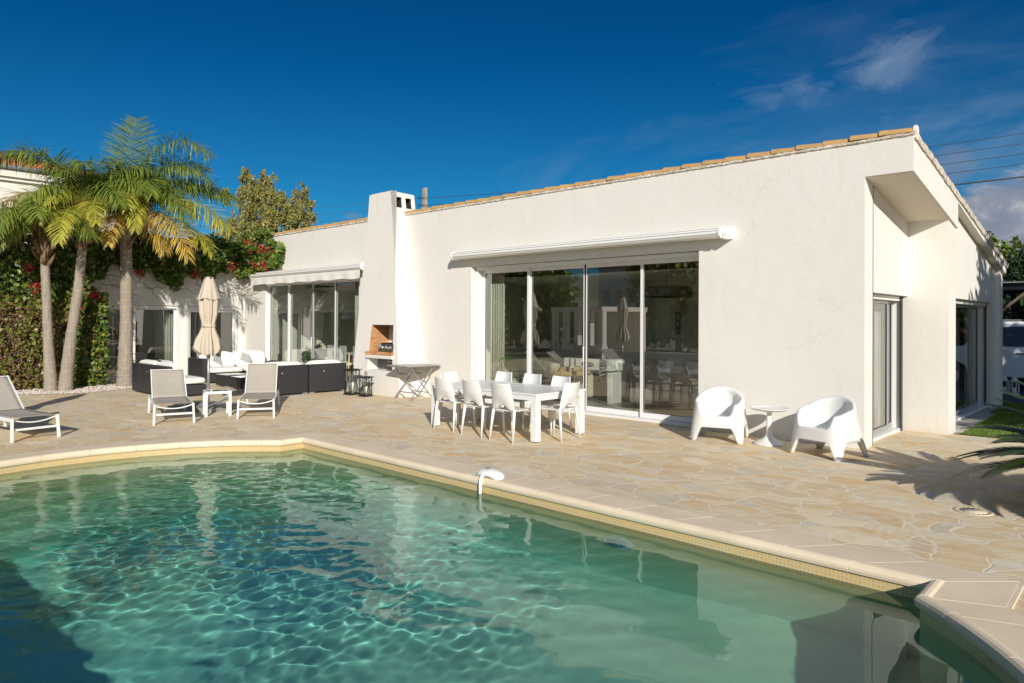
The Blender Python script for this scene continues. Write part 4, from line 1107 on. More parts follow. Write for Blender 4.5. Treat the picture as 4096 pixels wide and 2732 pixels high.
# ---------------------------------------------------------------- sun loungers
def lounger(label, loc, rz, ang):
    """head towards +X from the foot end at the origin, 0.6 wide"""
    t = thing('sun_lounger', label, 'lounger', loc, rz, 'taupe mesh loungers with white frames')
    hw = .29; zs = .33; xh = 1.08; Lb = .74
    fr = MB()
    for s in (-1, 1):
        fr.bar((.0, s*hw, zs-.02), (1.78, s*hw, zs-.02), .028, .05)
    fr.bar((.03, -hw, .165), (.03, hw, .165), .028, .032); fr.bar((1.75, -hw, .20), (1.75, hw, .20), .028, .032); fr.bar((1.02, -hw, zs-.03), (1.02, hw, zs-.03), .025, .025)
    pts = [(.045, (i/12-.5)*2*(hw-.02), zs-.025-.052*(1-((i/12-.5)*2)**2)) for i in range(13)]
    fr.tube(pts, .011, 8); pts2 = [(x+1.0, y, z) for x, y, z in pts]; fr.tube(pts2, .011, 8)
    fr.build('frame', 'white_metal', t, bevel=.003)
    for x, dx in ((.015, -.035), (1.765, .02)):
        for s in (-1, 1):
            MB().bar((x, s*hw, zs+.005), (x+dx, s*(hw+.012), 0), .032, .042, (1, 0, 0)).build('leg', 'white_metal', t, bevel=.003)
    def seat(u_, v_):
        y = (v_-.5)*2*(hw-.018); return (.02+(xh-.02)*u_, y, zs+.008-.018*(1-(y/hw)**2)*math.sin(u_*math.pi))
    MB().grid(seat, 16, 8).build('seat_sling', 'sling_taupe', t, solid=.004)
    ca, sa = math.cos(ang), math.sin(ang)
    def back(u_, v_):
        y = (v_-.5)*2*(hw-.020); q = Lb*u_; dd = -.018*(1-(y/hw)**2)*math.sin(min(1, u_*1.0)*math.pi)
        return (xh+q*ca-dd*sa, y, zs+.012+q*sa+dd*ca)
    MB().grid(back, 12, 8).build('back_sling', 'sling_taupe', t, solid=.004)
    bf = MB()
    for s in (-1, 1): bf.bar((xh-.02, s*(hw-.014), zs), (xh+(Lb+.005)*ca, s*(hw-.014), zs+.012+(Lb+.005)*sa), .018, .028)
    bf.bar((xh+Lb*ca, -hw+.02, zs+.012+Lb*sa), (xh+Lb*ca, hw-.02, zs+.012+Lb*sa), .012, .016)
    for s in (-1, 1): bf.bar((xh+.45*ca, s*(hw-.05), zs+.45*sa), (xh+.30+.2*ca, s*(hw-.03), zs-.02), .012, .018)
    bf.build('back_frame', 'white_metal', t)
    return t
lounger('taupe sun lounger cut off by the left edge of the photo', (-11.80, 2.62, 0), rad(190), rad(40))
lounger('taupe sun lounger left of the small glass table, its back to the sofa', (-11.96, 4.60, 0), rad(163), rad(38))
lounger('taupe sun lounger right of the small glass table', (-11.64, 5.87, 0), rad(149), rad(46))

t = thing('side_table', 'small square white table with a glass top between two loungers', 'side table', (-12.57, 5.59, 0), rad(-19))
for sx in (-1, 1):
    for sy in (-1, 1): MB().bar((sx*.2, sy*.2, 0), (sx*.2, sy*.2, .40), .048, .048, (1, 0, 0)).build('leg', 'white_metal', t, bevel=.003)
m = MB()
for s in (-1, 1): m.box(-.224, .224, s*.2-.024, s*.2+.024, .402, .448); m.box(s*.2-.024, s*.2+.024, -.176, .176, .402, .448)
m.build('table_frame', 'white_metal', t, bevel=.003)
MB().box(-.175, .175, -.175, .175, .438, .446).build('glass_top', 'table_glass', t)

# ---------------------------------------------------------------- closed parasols
def parasol(label, loc, rz=0):
    t = thing('parasol', label, 'parasol', loc, rz, 'closed beige parasols on the terrace')
    b = MB()
    for x, y in ((-.29, -.24), (.29, -.24), (-.29, .24), (.29, .24)): b.box(x-.27, x+.27, y-.225, y+.225, .0, .07)
    b.build('base_slabs', 'grey_slab', t, bevel=.008)
    MB().tube([(0, 0, .07), (0, 0, 1.25)], .024, 14).tube([(0, 0, .07), (0, 0, .45)], .032, 14).build('pole', 'pole_grey', t)
    MB().tube([(0, 0, .98), (0, 0, 1.06)], .034, 14).build('collar', 'pole_grey', t)
    R_ = random.Random(int(abs(loc[0])*100))
    amp = [R_.uniform(.7, 1.3) for _ in range(8)]; phs = [R_.uniform(-.25, .25) for _ in range(8)]
    def lower(u_, v_):
        a = u_*2*math.pi; z0 = 1.075+.055*math.sin(3*a+1)+.045*math.sin(5*a)+.03*math.sin(8*a); z = z0+(2.28-z0)*v_
        zz = (z-1.05)/1.25
        R = np.interp(z, [1.05, 1.18, 1.35, 1.50, 1.60, 1.66, 1.85, 2.10, 2.28], [.225, .235, .20, .135, .108, .112, .155, .170, .13])
        k = 8*a+.9*math.sin(a*2+1.3)+zz*.5
        pl = math.sin(k); am = .17+.06*math.sin(a*3+2)
        if z < 1.55: am *= 1.15
        R = R*(1+am*(abs(pl)**.7)*math.copysign(1, pl))
        return (R*math.cos(a)*1.0+.012*math.sin(z*4), R*math.sin(a)*.9, z)
    MB().grid(lower, 128, 34).build('canopy', 'parasol_cloth', t, solid=.004)
    def cap(u_, v_):
        a = u_*2*math.pi; z = 2.13+.02*math.sin(4*a)+(2.555-2.13)*v_
        R = np.interp(z, [2.12, 2.16, 2.35, 2.555], [.205, .195, .145, .085])
        pl = math.sin(8*a+1); R *= 1+.09*(1-v_*.7)*(abs(pl)**.8)*math.copysign(1, pl)
        return (R*math.cos(a), R*math.sin(a)*.92, z)
    MB().grid(cap, 96, 12).build('canopy_cap', 'parasol_cloth', t, solid=.004)
    MB().lathe([(.0, 2.585), (.05, 2.58), (.085, 2.556), (.0, 2.55)], 20).build('finial', 'pole_grey', t)
    s = MB(); s.lathe([(.128, 1.595), (.134, 1.60), (.134, 1.635), (.128, 1.64)], 32, fn=lambda a, z: 1+.03*math.sin(8*a)); s.build('tie_strap', 'parasol_cloth', t)
    return t
p1 = parasol('closed beige parasol on grey slabs between the loungers and the sofas', (-13.62, 5.88, 0), rad(20))
dup(p1, (-13.33, 1.52, 0), rad(70), 'closed beige parasol left of the frame, casting the long thin shadow behind the left lounger')

# ---------------------------------------------------------------- rattan lounge
def pil(c, sx, sy, sz, T=None): return MB().pillow(c, sx, sy, sz, T)
RZ = lambda a: Matrix.Rotation(a, 4, 'Z'); RX = lambda a: Matrix.Rotation(a, 4, 'X'); RY = lambda a: Matrix.Rotation(a, 4, 'Y')
def feet(t, x0, x1, y0, y1):
    for x in (x0+.07, x1-.07):
        for y in (y0+.04, y1-.04): MB().box(x-.06, x+.06, y-.03, y+.03, 0, .035).build('foot', 'pole_grey', t)
def sofa_back_module(label, loc, rz, w, group, n=1, dark=False):
    """back panel on -Y side, seat towards +Y"""
    t = thing('rattan_sofa', label, 'sofa', loc, rz, group)
    h = .69; b = MB(); b.box(-w/2, w/2, 0, .13, .035, h); b.box(-w/2, w/2, .13, .88, .035, .26); b.build('rattan_body', 'rattan', t, bevel=.012)
    feet(t, -w/2, w/2, 0, .88)
    for i in range(n):
        cw = w/n; cx = -w/2+cw*(i+.5)
        pil((cx, .53, .34), cw-.01, .76, .17).build('seat_cushion', 'cushion_white', t)
        T = RX(rad(12)); pil((cx, .235, .555), cw-.03, .17, .44, T).build('back_cushion', 'cushion_white', t)
    if dark:
        pil((-.05, .40, .60), .52, .13, .40, RX(rad(16)) @ RY(rad(5))).build('dark_cushion', 'cushion_dark', t)
    MB().lathe([(0, 0), (.025, 0), (.022, .006), (0, .008)], 16).build('badge', 'chrome', t, loc=(-.12, -.001, .52)).rotation_euler = (rad(90), 0, 0)
    return t
G1 = 'rattan sofas of the lounge set'
sofa_back_module('black rattan sofa module whose back is behind the right lounger', (-14.60, 8.10, 0), rad(94), 1.14, G1, dark=True)
sofa_back_module('black rattan sofa module with its back to the lanterns', (-14.60, 9.19, 0), rad(89), 1.00, G1, dark=True)
s = sofa_back_module('long black rattan sofa behind the left lounger, next to the palm', (-16.97, 5.95, 0), 0, 2.12, G1, n=2)
# corner piece of the long sofa
b = MB()
for x in (-.545, .19): b.box(x-.002, x+.002, -.004, .0, .04, .685)
b.build('seam', 'cushion_dark', s)
pil((-.2, .42, .62), 1.0, .16, .30, RX(rad(18))).build('loose_cushion', 'cushion_white', s)
pil((-.35, .34, .665), .5, .10, .22, RX(rad(20))).build('dark_cushion', 'cushion_dark', s)
# sofa against the far corner, facing the terrace
t = thing('rattan_sofa', 'black rattan corner sofa with palm leaf pillows, in front of the wing wall', 'sofa', (-19.3, 8.9, 0), 0, G1)
b = MB(); b.box(-.56, -.42, -.90, 1.25, .035, .67); b.box(-.42, .55, -.76, 1.25, .035, .26); b.box(-.42, .40, -.90, -.76, .035, .67); b.build('rattan_body', 'rattan', t, bevel=.012)
feet(t, -.56, .55, -.9, 1.25)
for i in range(2):
    y0 = -.76+i*1.0; pil((.09, y0+.50, .34), .96, .98, .17).build('seat_cushion', 'cushion_white', t)
    pil((-.27, y0+.50, .60), .17, .96, .46, RY(rad(-12))).build('back_cushion', 'cushion_white', t)
for y, a, nm in ((-.42, .25, 'palm_pillow'), (.38, -.15, 'palm_pillow')):
    pil((.02, y, .62), .13, .46, .46, RZ(a) @ RY(rad(-24)) @ RX(rad(12 if y > 0 else -8))).build(nm, 'palm_print', t)
pil((-.02, -.02, .60), .14, .42, .42, RY(rad(-22))).build('plain_pillow', 'cushion_white', t)
for k, (x, y, lb) in enumerate(((-17.75, 8.28, 'low black rattan table with a glass top, nearest the corner sofa'), (-16.78, 8.22, 'low black rattan table with a glass top, right of its twin'))):
    t = thing('coffee_table', lb, 'coffee table', (x, y, 0), rad(1-3*k), 'low rattan tables of the lounge set')
    MB().box(-.30, .30, -.30, .30, .035, .30).build('rattan_body', 'rattan', t, bevel=.01)
    MB().box(-.30, .30, -.30, .30, .303, .311).build('glass_top', 'table_glass', t)
    feet(t, -.30, .30, -.30, .30)

# ---------------------------------------------------------------- lanterns, folding table, broom, pool alarm
def iron_lantern(label, loc, w, h, rz):
    t = thing('iron_lantern', label, 'lantern', loc, rz, 'black wire lanterns by the chimney')
    q = w/2; m = MB(); e = .008
    m.box(-q-.02, q+.02, -q-.02, q+.02, 0, .018); m.box(-q, q, -q, q, .018, .032); m.build('base', 'black_iron', t)
    f_ = MB(); z0, z1 = .03, h-.05; g = q-.012
    for sx in (-1, 1):
        for sy in (-1, 1): f_.bar((sx*g, sy*g, z0), (sx*g, sy*g, z1), .014, .014, (1, 0, 0))
    zc = (z0+z1)/2
    for ax in range(4):
        c_, s_ = [(1, 0), (0, 1), (-1, 0), (0, -1)][ax]
        def P(u_, z): return (c_*g-s_*u_, s_*g+c_*u_, z)
        for a, b in (((-g, z0), (g, z1)), ((g, z0), (-g, z1)), ((-g*.45, z0), (g*.1, z1)), ((g*.45, z0), (-g*.1, z1))): f_.bar(P(*a), P(*b), .005, .005, (c_, s_, 0))
        f_.bar(P(-g, z0+.01), P(g, z0+.01), .01, .02); f_.bar(P(-g, z1-.01), P(g, z1-.01), .01, .02)
    f_.build('cage', 'black_iron', t)
    r_ = MB(); r_.box(-q-.03, q+.03, -q-.03, q+.03, h-.05, h-.036); r_.box(-q+.03, q-.03, -q+.03, q-.03, h-.036, h-.026); r_.build('roof_plate', 'black_iron', t)
    hd = MB(); hh = .055+h*.05
    for s in (-1, 1): hd.bar((s*.05, 0, h-.03), (s*.05, 0, h-.03+hh), .007, .007, (1, 0, 0))
    hd.bar((-.05, 0, h-.03+hh), (.05, 0, h-.03+hh), .007, .007); hd.lathe([(0, h-.03), (.008, h-.03), (.008, h+hh-.03), (.016, h+hh-.02), (.014, h+hh), (0, h+hh+.01)], 10); hd.build('handle', 'black_iron', t)
    MB().lathe([(.04, .033), (.04, h*.45), (.034, h*.45+.006), (0, h*.45+.002)], 20).build('candle', 'candle_wax', t)
    g_ = MB()
    for sx, sy in ((1, 0), (-1, 0), (0, 1), (0, -1)):
        k = g-.004
        if sx: g_.add([(sx*k, -g, z0), (sx*k, g, z0), (sx*k, g, z1), (sx*k, -g, z1)], [(0, 1, 2, 3)])
        else: g_.add([(-g, sy*k, z0), (g, sy*k, z0), (g, sy*k, z1), (-g, sy*k, z1)], [(0, 1, 2, 3)])
    g_.build('glass', 'clear_glass', t)
    return t
iron_lantern('taller black wire lantern with a white candle, next to the sofa', (-13.80, 9.32, 0), .27, .63, rad(4))
iron_lantern('shorter black wire lantern with a white candle, below the grill', (-13.27, 9.33, 0), .22, .485, rad(3))
t = thing('broom', 'upright wooden broom handle between the sofa and the chimney', 'broom', (-14.40, 9.60, 0))
MB().tube([(0, 0, .26), (.01, .03, .93)], [.016, .016], 10).build('handle', 'broom_wood', t)
MB().lathe([(.045, 0), (.04, .1), (.025, .2), (.018, .27)], 12).build('brush', 'white_plastic', t)

t = thing('folding_table', 'grey folding garden table with crossed legs against the wall', 'table', (-12.12, 9.80, 0), rad(-3))
MB().box(-.40, .40, -.46, .46, .735, .752).build('table_top', 'grey_table', t, bevel=.004)
tr = MB()
for s in (-1, 1): tr.box(-.38, .38, s*.43-.012, s*.43+.012, .712, .735)
tr.build('top_rail', 'grey_table', t)
for s in (-1, 1):
    x = s*.30
    lg = MB(); 
    for a in (-1, 1):
        pts = [(x+(.012 if a > 0 else -.012), a*-.30, .71), (x+(.012 if a > 0 else -.012), a*-.24, .62), (x+(.012 if a > 0 else -.012), a*.18, .14), (x+(.012 if a > 0 else -.012), a*.30, .0)]
        m = MB()
        for p, q in zip(pts, pts[1:]): m.bar(p, q, .012, .036, (1, 0, 0))
        m.build('leg', 'grey_table', t)
for y, z in ((-.17, .15), (.17, .15), (-.19, .56), (.19, .56)):
    MB().bar((-.30, y, z), (.30, y, z), .02, .026).build('crossbar', 'grey_table', t)

t = thing('pool_alarm', 'white pool alarm clamped on the coping, its stem in the water', 'pool alarm', (-5.36, 5.42, .02), rad(4))
def sh(u_, v_):
    a = (u_-.5)*2; ph = v_*2*math.pi; w_ = .095*(1-.45*max(0, -a)**2)*(1-abs(a)**6*.9); hh = .045*(1-abs(a)**5*.9)
    return (a*.19, math.cos(ph)*w_-.02, .06+math.sin(ph)*hh-.045*a*a-.01*(1 if False else 0))
MB().grid(sh, 26, 20).build('housing', 'alarm_white', t)
MB().lathe([(0, .0), (.035, .0), (.03, .006), (0, .008)], 20).build('sensor_cap', 'alarm_grey', t, loc=(-.02, -.02, .102))
MB().tube([(-.03, -.10, .05), (-.03, -.135, .0), (-.03, -.14, -.12), (-.03, -.14, -.36)], [.022, .02, .018, .018], 12).build('probe', 'alarm_white', t)
t = thing('skimmer_lid', 'round cream skimmer lid set in the paving near the cycad', 'lid', (-1.25, 7.65, 0))
MB().lathe([(.16, .001), (.155, .006), (.125, .007), (.122, .003)], 40).build('ring', 'drain_plastic', t); MB().lathe([(.11, .001), (.11, .006), (0, .007)], 36).build('cover', 'drain_plastic', t)
m = MB()
for k in range(18): a = k*2*math.pi/18; m.box(.108, .124, -.006, .006, .002, .0068, T=RZ(a))
m.build('grip_rim', 'grey_slab', t)

# ---------------------------------------------------------------- palms
RV = Vector((.731, .682, 0)); TV = Vector((.682, -.731, 0)); UP = Vector((0, 0, 1))
def frond(parent, base, az, el, Ln, droop, mat, lmax=.66, n=125, wid=.023, hang=1.0, plum=.6, seed=0):
    """az: 0 right, 90 towards the pool, 180 left (degrees); el: starting elevation; droop: total fall of direction"""
    R_ = np.random.default_rng(seed+17)
    a = rad(az); hd = np.array(RV*math.cos(a)+TV*math.sin(a))
    K = 26; P = [np.zeros(3)]; D = []
    for i in range(K):
        t = (i+.5)/K; e = rad(el-droop*t**1.35)
        d = hd*math.cos(e)+np.array([0, 0, 1])*math.sin(e); D.append(d); P.append(P[-1]+d*Ln/K)
    P = np.array(P); D = np.array(D+[D[-1]])
    side = np.cross(hd, [0, 0, 1.0]); side /= np.linalg.norm(side)
    mb = MB(); mb.tube([tuple(p) for p in P[::2]], list(np.linspace(.024, .004, len(P[::2]))), 5, False)
    V = list(mb.v); F = [list(q) for q in mb.f]
    o = len(V); LV = []; LF = []
    T = np.concatenate([np.linspace(.14, 1.0, n)]*2); S = np.repeat([1, -1], n)
    T = T+R_.normal(0, .006, len(T)); T = np.clip(T, .1, 1)
    for t, s in zip(T, S):
        x = t*K; i = min(int(x), K-1); fr = x-i
        p = P[i]*(1-fr)+P[min(i+1, K)]*fr; d = D[i]
        up = np.cross(side, d); up = up if up[2] > 0 else -up
        ll = lmax*(.30+.70*min(1, (t-.05)/.28))*(1-.62*max(0, (t-.55)/.45)**1.6)*R_.uniform(.8, 1.12)
        fw = .30+.75*t
        dr = s*side+d*fw+up*R_.normal(.18, plum)
        dr /= np.linalg.norm(dr)
        q = p.copy(); w_ = wid*R_.uniform(.8, 1.15); nrm = np.cross(dr, [0, 0, 1.0]); nn = np.linalg.norm(nrm); nrm = nrm/nn if nn > .05 else side
        tw = up*.35*s; wd_ = d-dr*np.dot(d, dr); wd_ /= np.linalg.norm(wd_)+1e-6; wv = nrm*np.sign(np.dot(nrm, wd_)+1e-6)*.45+wd_*.8; wv /= np.linalg.norm(wv)
        hg = hang*R_.uniform(.6, 1.5)
        b0 = len(LV); 
        for k, (st, wd) in enumerate(((0, .45), (.34, 1.0), (.7, .8), (1.0, .08))):
            if k: 
                dr = dr+np.array([0, 0, -1])*hg*(.33 if k < 3 else .42); dr /= np.linalg.norm(dr); q = q+dr*ll*(.34 if k < 3 else .30)
            LV.append(q-wv*w_*wd/2); LV.append(q+wv*w_*wd/2)
        for k in range(3): LF.append([b0+2*k, b0+2*k+1, b0+2*k+3, b0+2*k+2])
    V = V+[tuple(x) for x in LV]; F = F+[[o+i for i in q] for q in LF]
    ob = npmesh('frond', V, F, mat, parent); ob.location = base; return ob
def palm(label, loc, pts, rads, fronds, cz, seed, cut=None):
    t = thing('palm_tree', label, 'palm tree', loc, 0, 'palms on the white pebble bed')
    R_ = random.Random(seed)
    P = []; Rr = []; n = 46
    for i in range(n+1):
        x = i/n*(len(pts)-1); k = min(int(x), len(pts)-2); fr = x-k
        p = Vector(pts[k]).lerp(Vector(pts[k+1]), fr); rr = rads[k]*(1-fr)+rads[k+1]*fr
        P.append(p); Rr.append(rr*(1+.035*math.sin(i*2.1)+R_.uniform(-.018, .018)))
    MB().tube(P, Rr, 22).build('trunk', 'palm_trunk', t)
    top = Vector(pts[-1])
    # old leaf bases and brown fibre under the crown
    b = MB()
    for k in range(34):
        a = R_.uniform(0, 6.28); z = R_.uniform(-.95, .1); q = top+Vector((math.cos(a)*.11, math.sin(a)*.11, z)); o = Vector((math.cos(a), math.sin(a), 0))
        b.tube([q, q+o*.07+Vector((0, 0, .12)), q+o*.16+Vector((0, 0, .30))], [.055, .04, .012], 6)
    b.build('leaf_bases', 'dry_brown', t)
    for k, fz in enumerate(fronds):
        az, el, Ln, dr, m = fz[:5]; kw = fz[5] if len(fz) > 5 else {}
        frond(t, top+Vector((0, 0, cz))*.0+Vector((0, 0, R_.uniform(-.05, .12))), az, el, Ln, dr, m, seed=seed*100+k, **kw)
    return t
Gf, Yf_, Of, Df = 'frond_green', 'frond_yellow', 'frond_golden', 'frond_dry'
palm('tallest palm, straight thick trunk in front of the wing windows', (-19.40, 6.24, 0),
     [(0, 0, -.05), (0, 0, .25), (.02, .01, 1.5), (.0, .01, 3.0), (-.02, 0, 3.75), (-.03, 0, 4.45)], [.215, .19, .147, .140, .132, .125],
     [(255, 82, 2.9, 30, Gf, dict(lmax=.78, n=135, plum=.3, hang=.3)), (16, 80, 3.6, 128, Gf, dict(lmax=.74)), (8, 66, 3.0, 120, Gf), (-12, 42, 3.1, 84, Gf, dict(lmax=.72)), (8, 22, 3.2, 78, Yf_, dict(lmax=.74)), (30, 8, 3.1, 80, Of, dict(hang=.8)),
      (88, 34, 2.4, 135, Of, dict(lmax=.62, n=120, hang=.45, wid=.017, plum=.25)), (60, 46, 2.3, 120, Yf_), (120, 50, 2.3, 135, Yf_), (150, 62, 2.2, 110, Gf), (140, 30, 2.0, 130, Of, dict(hang=.8)), (200, 55, 2.3, 110, Gf), (175, 40, 2.0, 120, Yf_), (250, 50, 2.3, 110, Gf), (300, 52, 2.4, 110, Gf), (330, 62, 2.4, 100, Gf), (75, 72, 2.1, 85, Gf), (160, -5, 1.4, 80, Df, dict(hang=1.2, lmax=.4, wid=.016)), (20, -5, 1.8, 78, Of, dict(hang=1.0)),
      (45, 60, 2.5, 125, Gf), (28, 40, 2.8, 112, Gf), (-5, 52, 3.0, 108, Gf), (55, 32, 2.4, 120, Yf_, dict(lmax=.56, wid=.019)), (110, 64, 2.4, 112, Gf), (135, 45, 2.2, 120, Gf), (5, 8, 2.7, 72, Yf_), (75, 2, 1.9, 84, Of, dict(lmax=.5, wid=.018, hang=.7)), (215, 66, 2.6, 100, Gf), (345, 74, 2.7, 95, Gf)], 0, 1)
palm('palm whose trunk leans to the right, second from the hedge', (-19.20, 4.86, 0),
     [(0, 0, -.05), (0, .02, .3), (.04, .10, 1.3), (.10, .24, 2.55), (.11, .30, 3.4), (.10, .36, 4.35)], [.165, .15, .118, .108, .10, .095],
     [(182, 76, 3.5, 128, Gf, dict(lmax=.74, n=130)), (178, 30, 2.7, 92, Of, dict(lmax=.66, hang=1.1, n=130, wid=.018)), (160, 8, 2.2, 80, Df, dict(hang=1.2)), (75, 14, 2.2, 98, Yf_, dict(lmax=.52, hang=.5, wid=.017, plum=.3)), (50, 28, 1.8, 105, Yf_, dict(lmax=.5, hang=.6, wid=.018)), (100, 45, 2.1, 130, Gf), (130, 30, 2.1, 125, Yf_), (20, 60, 2.2, 110, Gf), (350, 66, 2.3, 100, Gf), (60, 72, 2.1, 100, Gf), (280, 55, 2.2, 110, Gf), (120, 72, 2.2, 95, Gf), (100, -8, 1.3, 75, Df, dict(hang=1.2, lmax=.4, wid=.016)), (205, 15, 2.1, 95, Of, dict(hang=1.0)), (35, 45, 2.0, 110, Gf), (90, 30, 2.1, 115, Yf_, dict(lmax=.5, wid=.018)), (172, 14, 2.3, 84, Df, dict(hang=1.1, wid=.017)), (5, 70, 2.2, 95, Gf)], 0, 2)
palm('slimmer palm nearest the hedge, trunk leaning left into the foliage', (-19.27, 4.58, 0),
     [(0, 0, -.05), (-.0, -.01, .3), (-.02, -.06, 1.25), (-.03, -.10, 2.3), (-.03, -.14, 3.1), (-.03, -.18, 3.9)], [.15, .137, .105, .098, .092, .088],
     [(190, 28, 1.9, 100, Gf, dict(lmax=.46, wid=.018)), (150, 40, 1.8, 110, Gf, dict(lmax=.6)), (170, 12, 2.0, 95, Yf_), (188, 22, 2.2, 105, Gf), (60, 50, 1.9, 110, Gf), (280, 45, 1.9, 100, Gf), (90, 40, 1.9, 125, Gf), (130, 30, 1.9, 125, Yf_), (330, 60, 2.0, 105, Gf), (100, 10, 1.5, 90, Gf, dict(lmax=.5, wid=.018)), (20, 30, 1.8, 100, Gf)], 0, 3)

def cycad(label, loc, seed, n=60, L0=1.3):
    t = thing('cycad', label, 'cycad', loc)
    MB().tube([(0, 0, -.02), (0, 0, .35)], [.17, .15], 14).build('trunk', 'bark', t)
    R_ = np.random.default_rng(seed)
    for k in range(n):
        az = k*137.5+R_.uniform(-10, 10); el = 6+70*(k/n)**1.35+R_.uniform(-4, 4)
        if k < 16: az = 95+k*12.5+R_.uniform(-4, 4); el = (16, 30, 22, 38)[k % 4]
        a = rad(az); hd = np.array([math.cos(a), math.sin(a), 0]); K = 18; P = [np.zeros(3)]; D = []
        Ln = L0*R_.uniform(.88, 1.1)*(1-.15*(k/n))
        for i in range(K):
            tt = (i+.5)/K; e = rad(el-(48 if el < 45 else 36)*tt**1.2); d = hd*math.cos(e)+np.array([0, 0, 1])*math.sin(e); D.append(d); P.append(P[-1]+d*Ln/K)
        D.append(D[-1]); P = np.array(P); side = np.cross(hd, [0, 0, 1.])
        mb = MB(); mb.tube([tuple(p) for p in P[::2]], list(np.linspace(.013, .003, len(P[::2]))), 5, False)
        V = list(mb.v); F = [list(q) for q in mb.f]; m = 74
        for s in (1, -1):
            for t_ in np.linspace(.12, 1, m):
                x = t_*K; i = min(int(x), K-1); fr = x-i; p = P[i]*(1-fr)+P[i+1]*fr; d = D[i]; up = np.cross(side, d); up = up*np.sign(up[2]+1e-9)
                ll = .20*(.35+.65*min(1, (t_-.06)/.25))*(1-.75*max(0, (t_-.6)/.4)**1.5)
                dr = s*side+d*(.5+.5*t_)+up*.25; dr /= np.linalg.norm(dr); wv = d*.0085
                b0 = len(V); q1 = p+dr*ll*.55; q2 = p+dr*ll+np.array([0, 0, -.012])
                V += [tuple(p-wv), tuple(p+wv), tuple(q1+wv), tuple(q1-wv), tuple(q2+wv*.1), tuple(q2-wv*.1)]
                F += [[b0, b0+1, b0+2, b0+3], [b0+3, b0+2, b0+4, b0+5]]
        o = npmesh('frond', V, F, 'cycad_green', t); o.location = (0, 0, .33)
cycad('dark green cycad at the right edge, stiff feathery fronds over the paving', (-.22, 8.35, 0), 4)

# ---------------------------------------------------------------- trees, hedge, bougainvillea
def blob(c, rx, ry, rz, n, hollow=.45, lump=.25, seed=0):
    R_ = np.random.default_rng(seed)
    d = R_.normal(size=(n, 3)); d /= np.linalg.norm(d, axis=1)[:, None]
    rr = (hollow+(1-hollow)*R_.random(n)**.7)
    ph = R_.random(6)*6.28
    lm = 1+lump*(np.sin(d[:, 0]*5+ph[0])*np.sin(d[:, 1]*5+ph[1])+.6*np.sin(d[:, 2]*7+ph[2])*np.sin(d[:, 0]*8+ph[3]))
    return np.array(c)+d*(rr*lm)[:, None]*np.array([rx, ry, rz])
def tree(name, label, loc, h, lobes, leaf, mat, tr=.16, group=None, hang=.0, asp=1.8, seed=0, lump=.25, twigs=60, dens=1.0, spray=.17):
    """lobes: (x, y, z, rx, ry, rz, n)"""
    t = thing(name, label, 'tree', loc, 0, group)
    R_ = random.Random(seed); m = MB()
    zt = min(l[2] for l in lobes)
    m.tube([(0, 0, -.1), (.05, .02, zt*.5), (0, .05, zt)], [tr, tr*.75, tr*.55], 10)
    for l in lobes:
        c = Vector(l[:3]); m.tube([(0, .05, zt*.75), (c*.5+Vector((0, 0, zt*.35))), c+Vector((0, 0, l[5]*.5))], [tr*.5, tr*.3, tr*.05], 7)
        for _ in range(max(4, twigs//len(lobes))):
            e = c+Vector((R_.uniform(-.9, .9)*l[3], R_.uniform(-.9, .9)*l[4], R_.uniform(-.5, .95)*l[5])); s = c*.7+e*.3+Vector((0, 0, -l[5]*.3))
            m.tube([s, (s+e)/2+Vector((0, 0, .06*h*.1)), e], [tr*.12, tr*.07, tr*.02], 4, False)
    m.build('trunk', 'bark', t)
    C = []
    for k, l in enumerate(lobes):
        # clusters of clusters, so that gaps stay open between the sprays
        nl = int(l[6]*dens); cl = blob(l[:3], l[3], l[4], l[5], max(8, nl//40), .25, lump, seed*31+k); rr = min(l[3:6])*spray
        R2 = np.random.default_rng(seed+k)
        pt = cl[R2.integers(0, len(cl), nl)]+R2.normal(size=(nl, 3))*rr*np.array([.8, .8, .8+hang*.9])
        C.append(pt)
    C = np.concatenate(C); V, F = leaves(C, leaf, aspect=asp, hang=hang)
    npmesh('crown', V, F, mat, t)
    return t
EU = 'eucalyptus trees behind the roof'
tree('eucalyptus_tree', 'taller airy eucalyptus behind the roof, with an uneven olive crown', (-31.2, 15.6, 0), 9,
     [(-.7, -.6, 4.8, 1.0, .95, 1.5, 3200), (-.15, -.1, 6.3, 1.1, 1.0, 1.4, 4200), (.05, .1, 7.7, .9, .85, .75, 2600), (.6, .55, 5.4, .8, .75, 1.6, 2700), (.8, .75, 7.0, .65, .6, .9, 1500), (-1.3, -1.2, 6.1, .35, .35, .45, 300), (-.35, -.3, 8.5, .42, .4, .42, 520), (.45, .45, 8.3, .38, .36, .4, 420), (-.95, -.9, 7.5, .35, .35, .45, 340)], .055, 'leaf_euc', .2, EU, .9, 2.8, seed=21, dens=1.35, spray=.105)
tree('eucalyptus_tree', 'smaller airy eucalyptus to the right of the taller one', (-30.3, 17.1, 0), 9,
     [(0, 0, 5.0, .85, .8, 1.6, 2900), (.05, .1, 6.7, .8, .75, 1.0, 2300), (.25, .25, 7.7, .45, .42, .6, 800), (-.45, -.45, 7.6, .38, .36, .5, 480), (.65, .6, 7.0, .35, .33, .6, 420), (.6, .55, 5.6, .55, .5, 1.3, 1300), (-.45, -.4, 5.4, .45, .45, 1.2, 1000)], .055, 'leaf_euc', .18, EU, .9, 2.8, seed=22, dens=1.35, spray=.105)
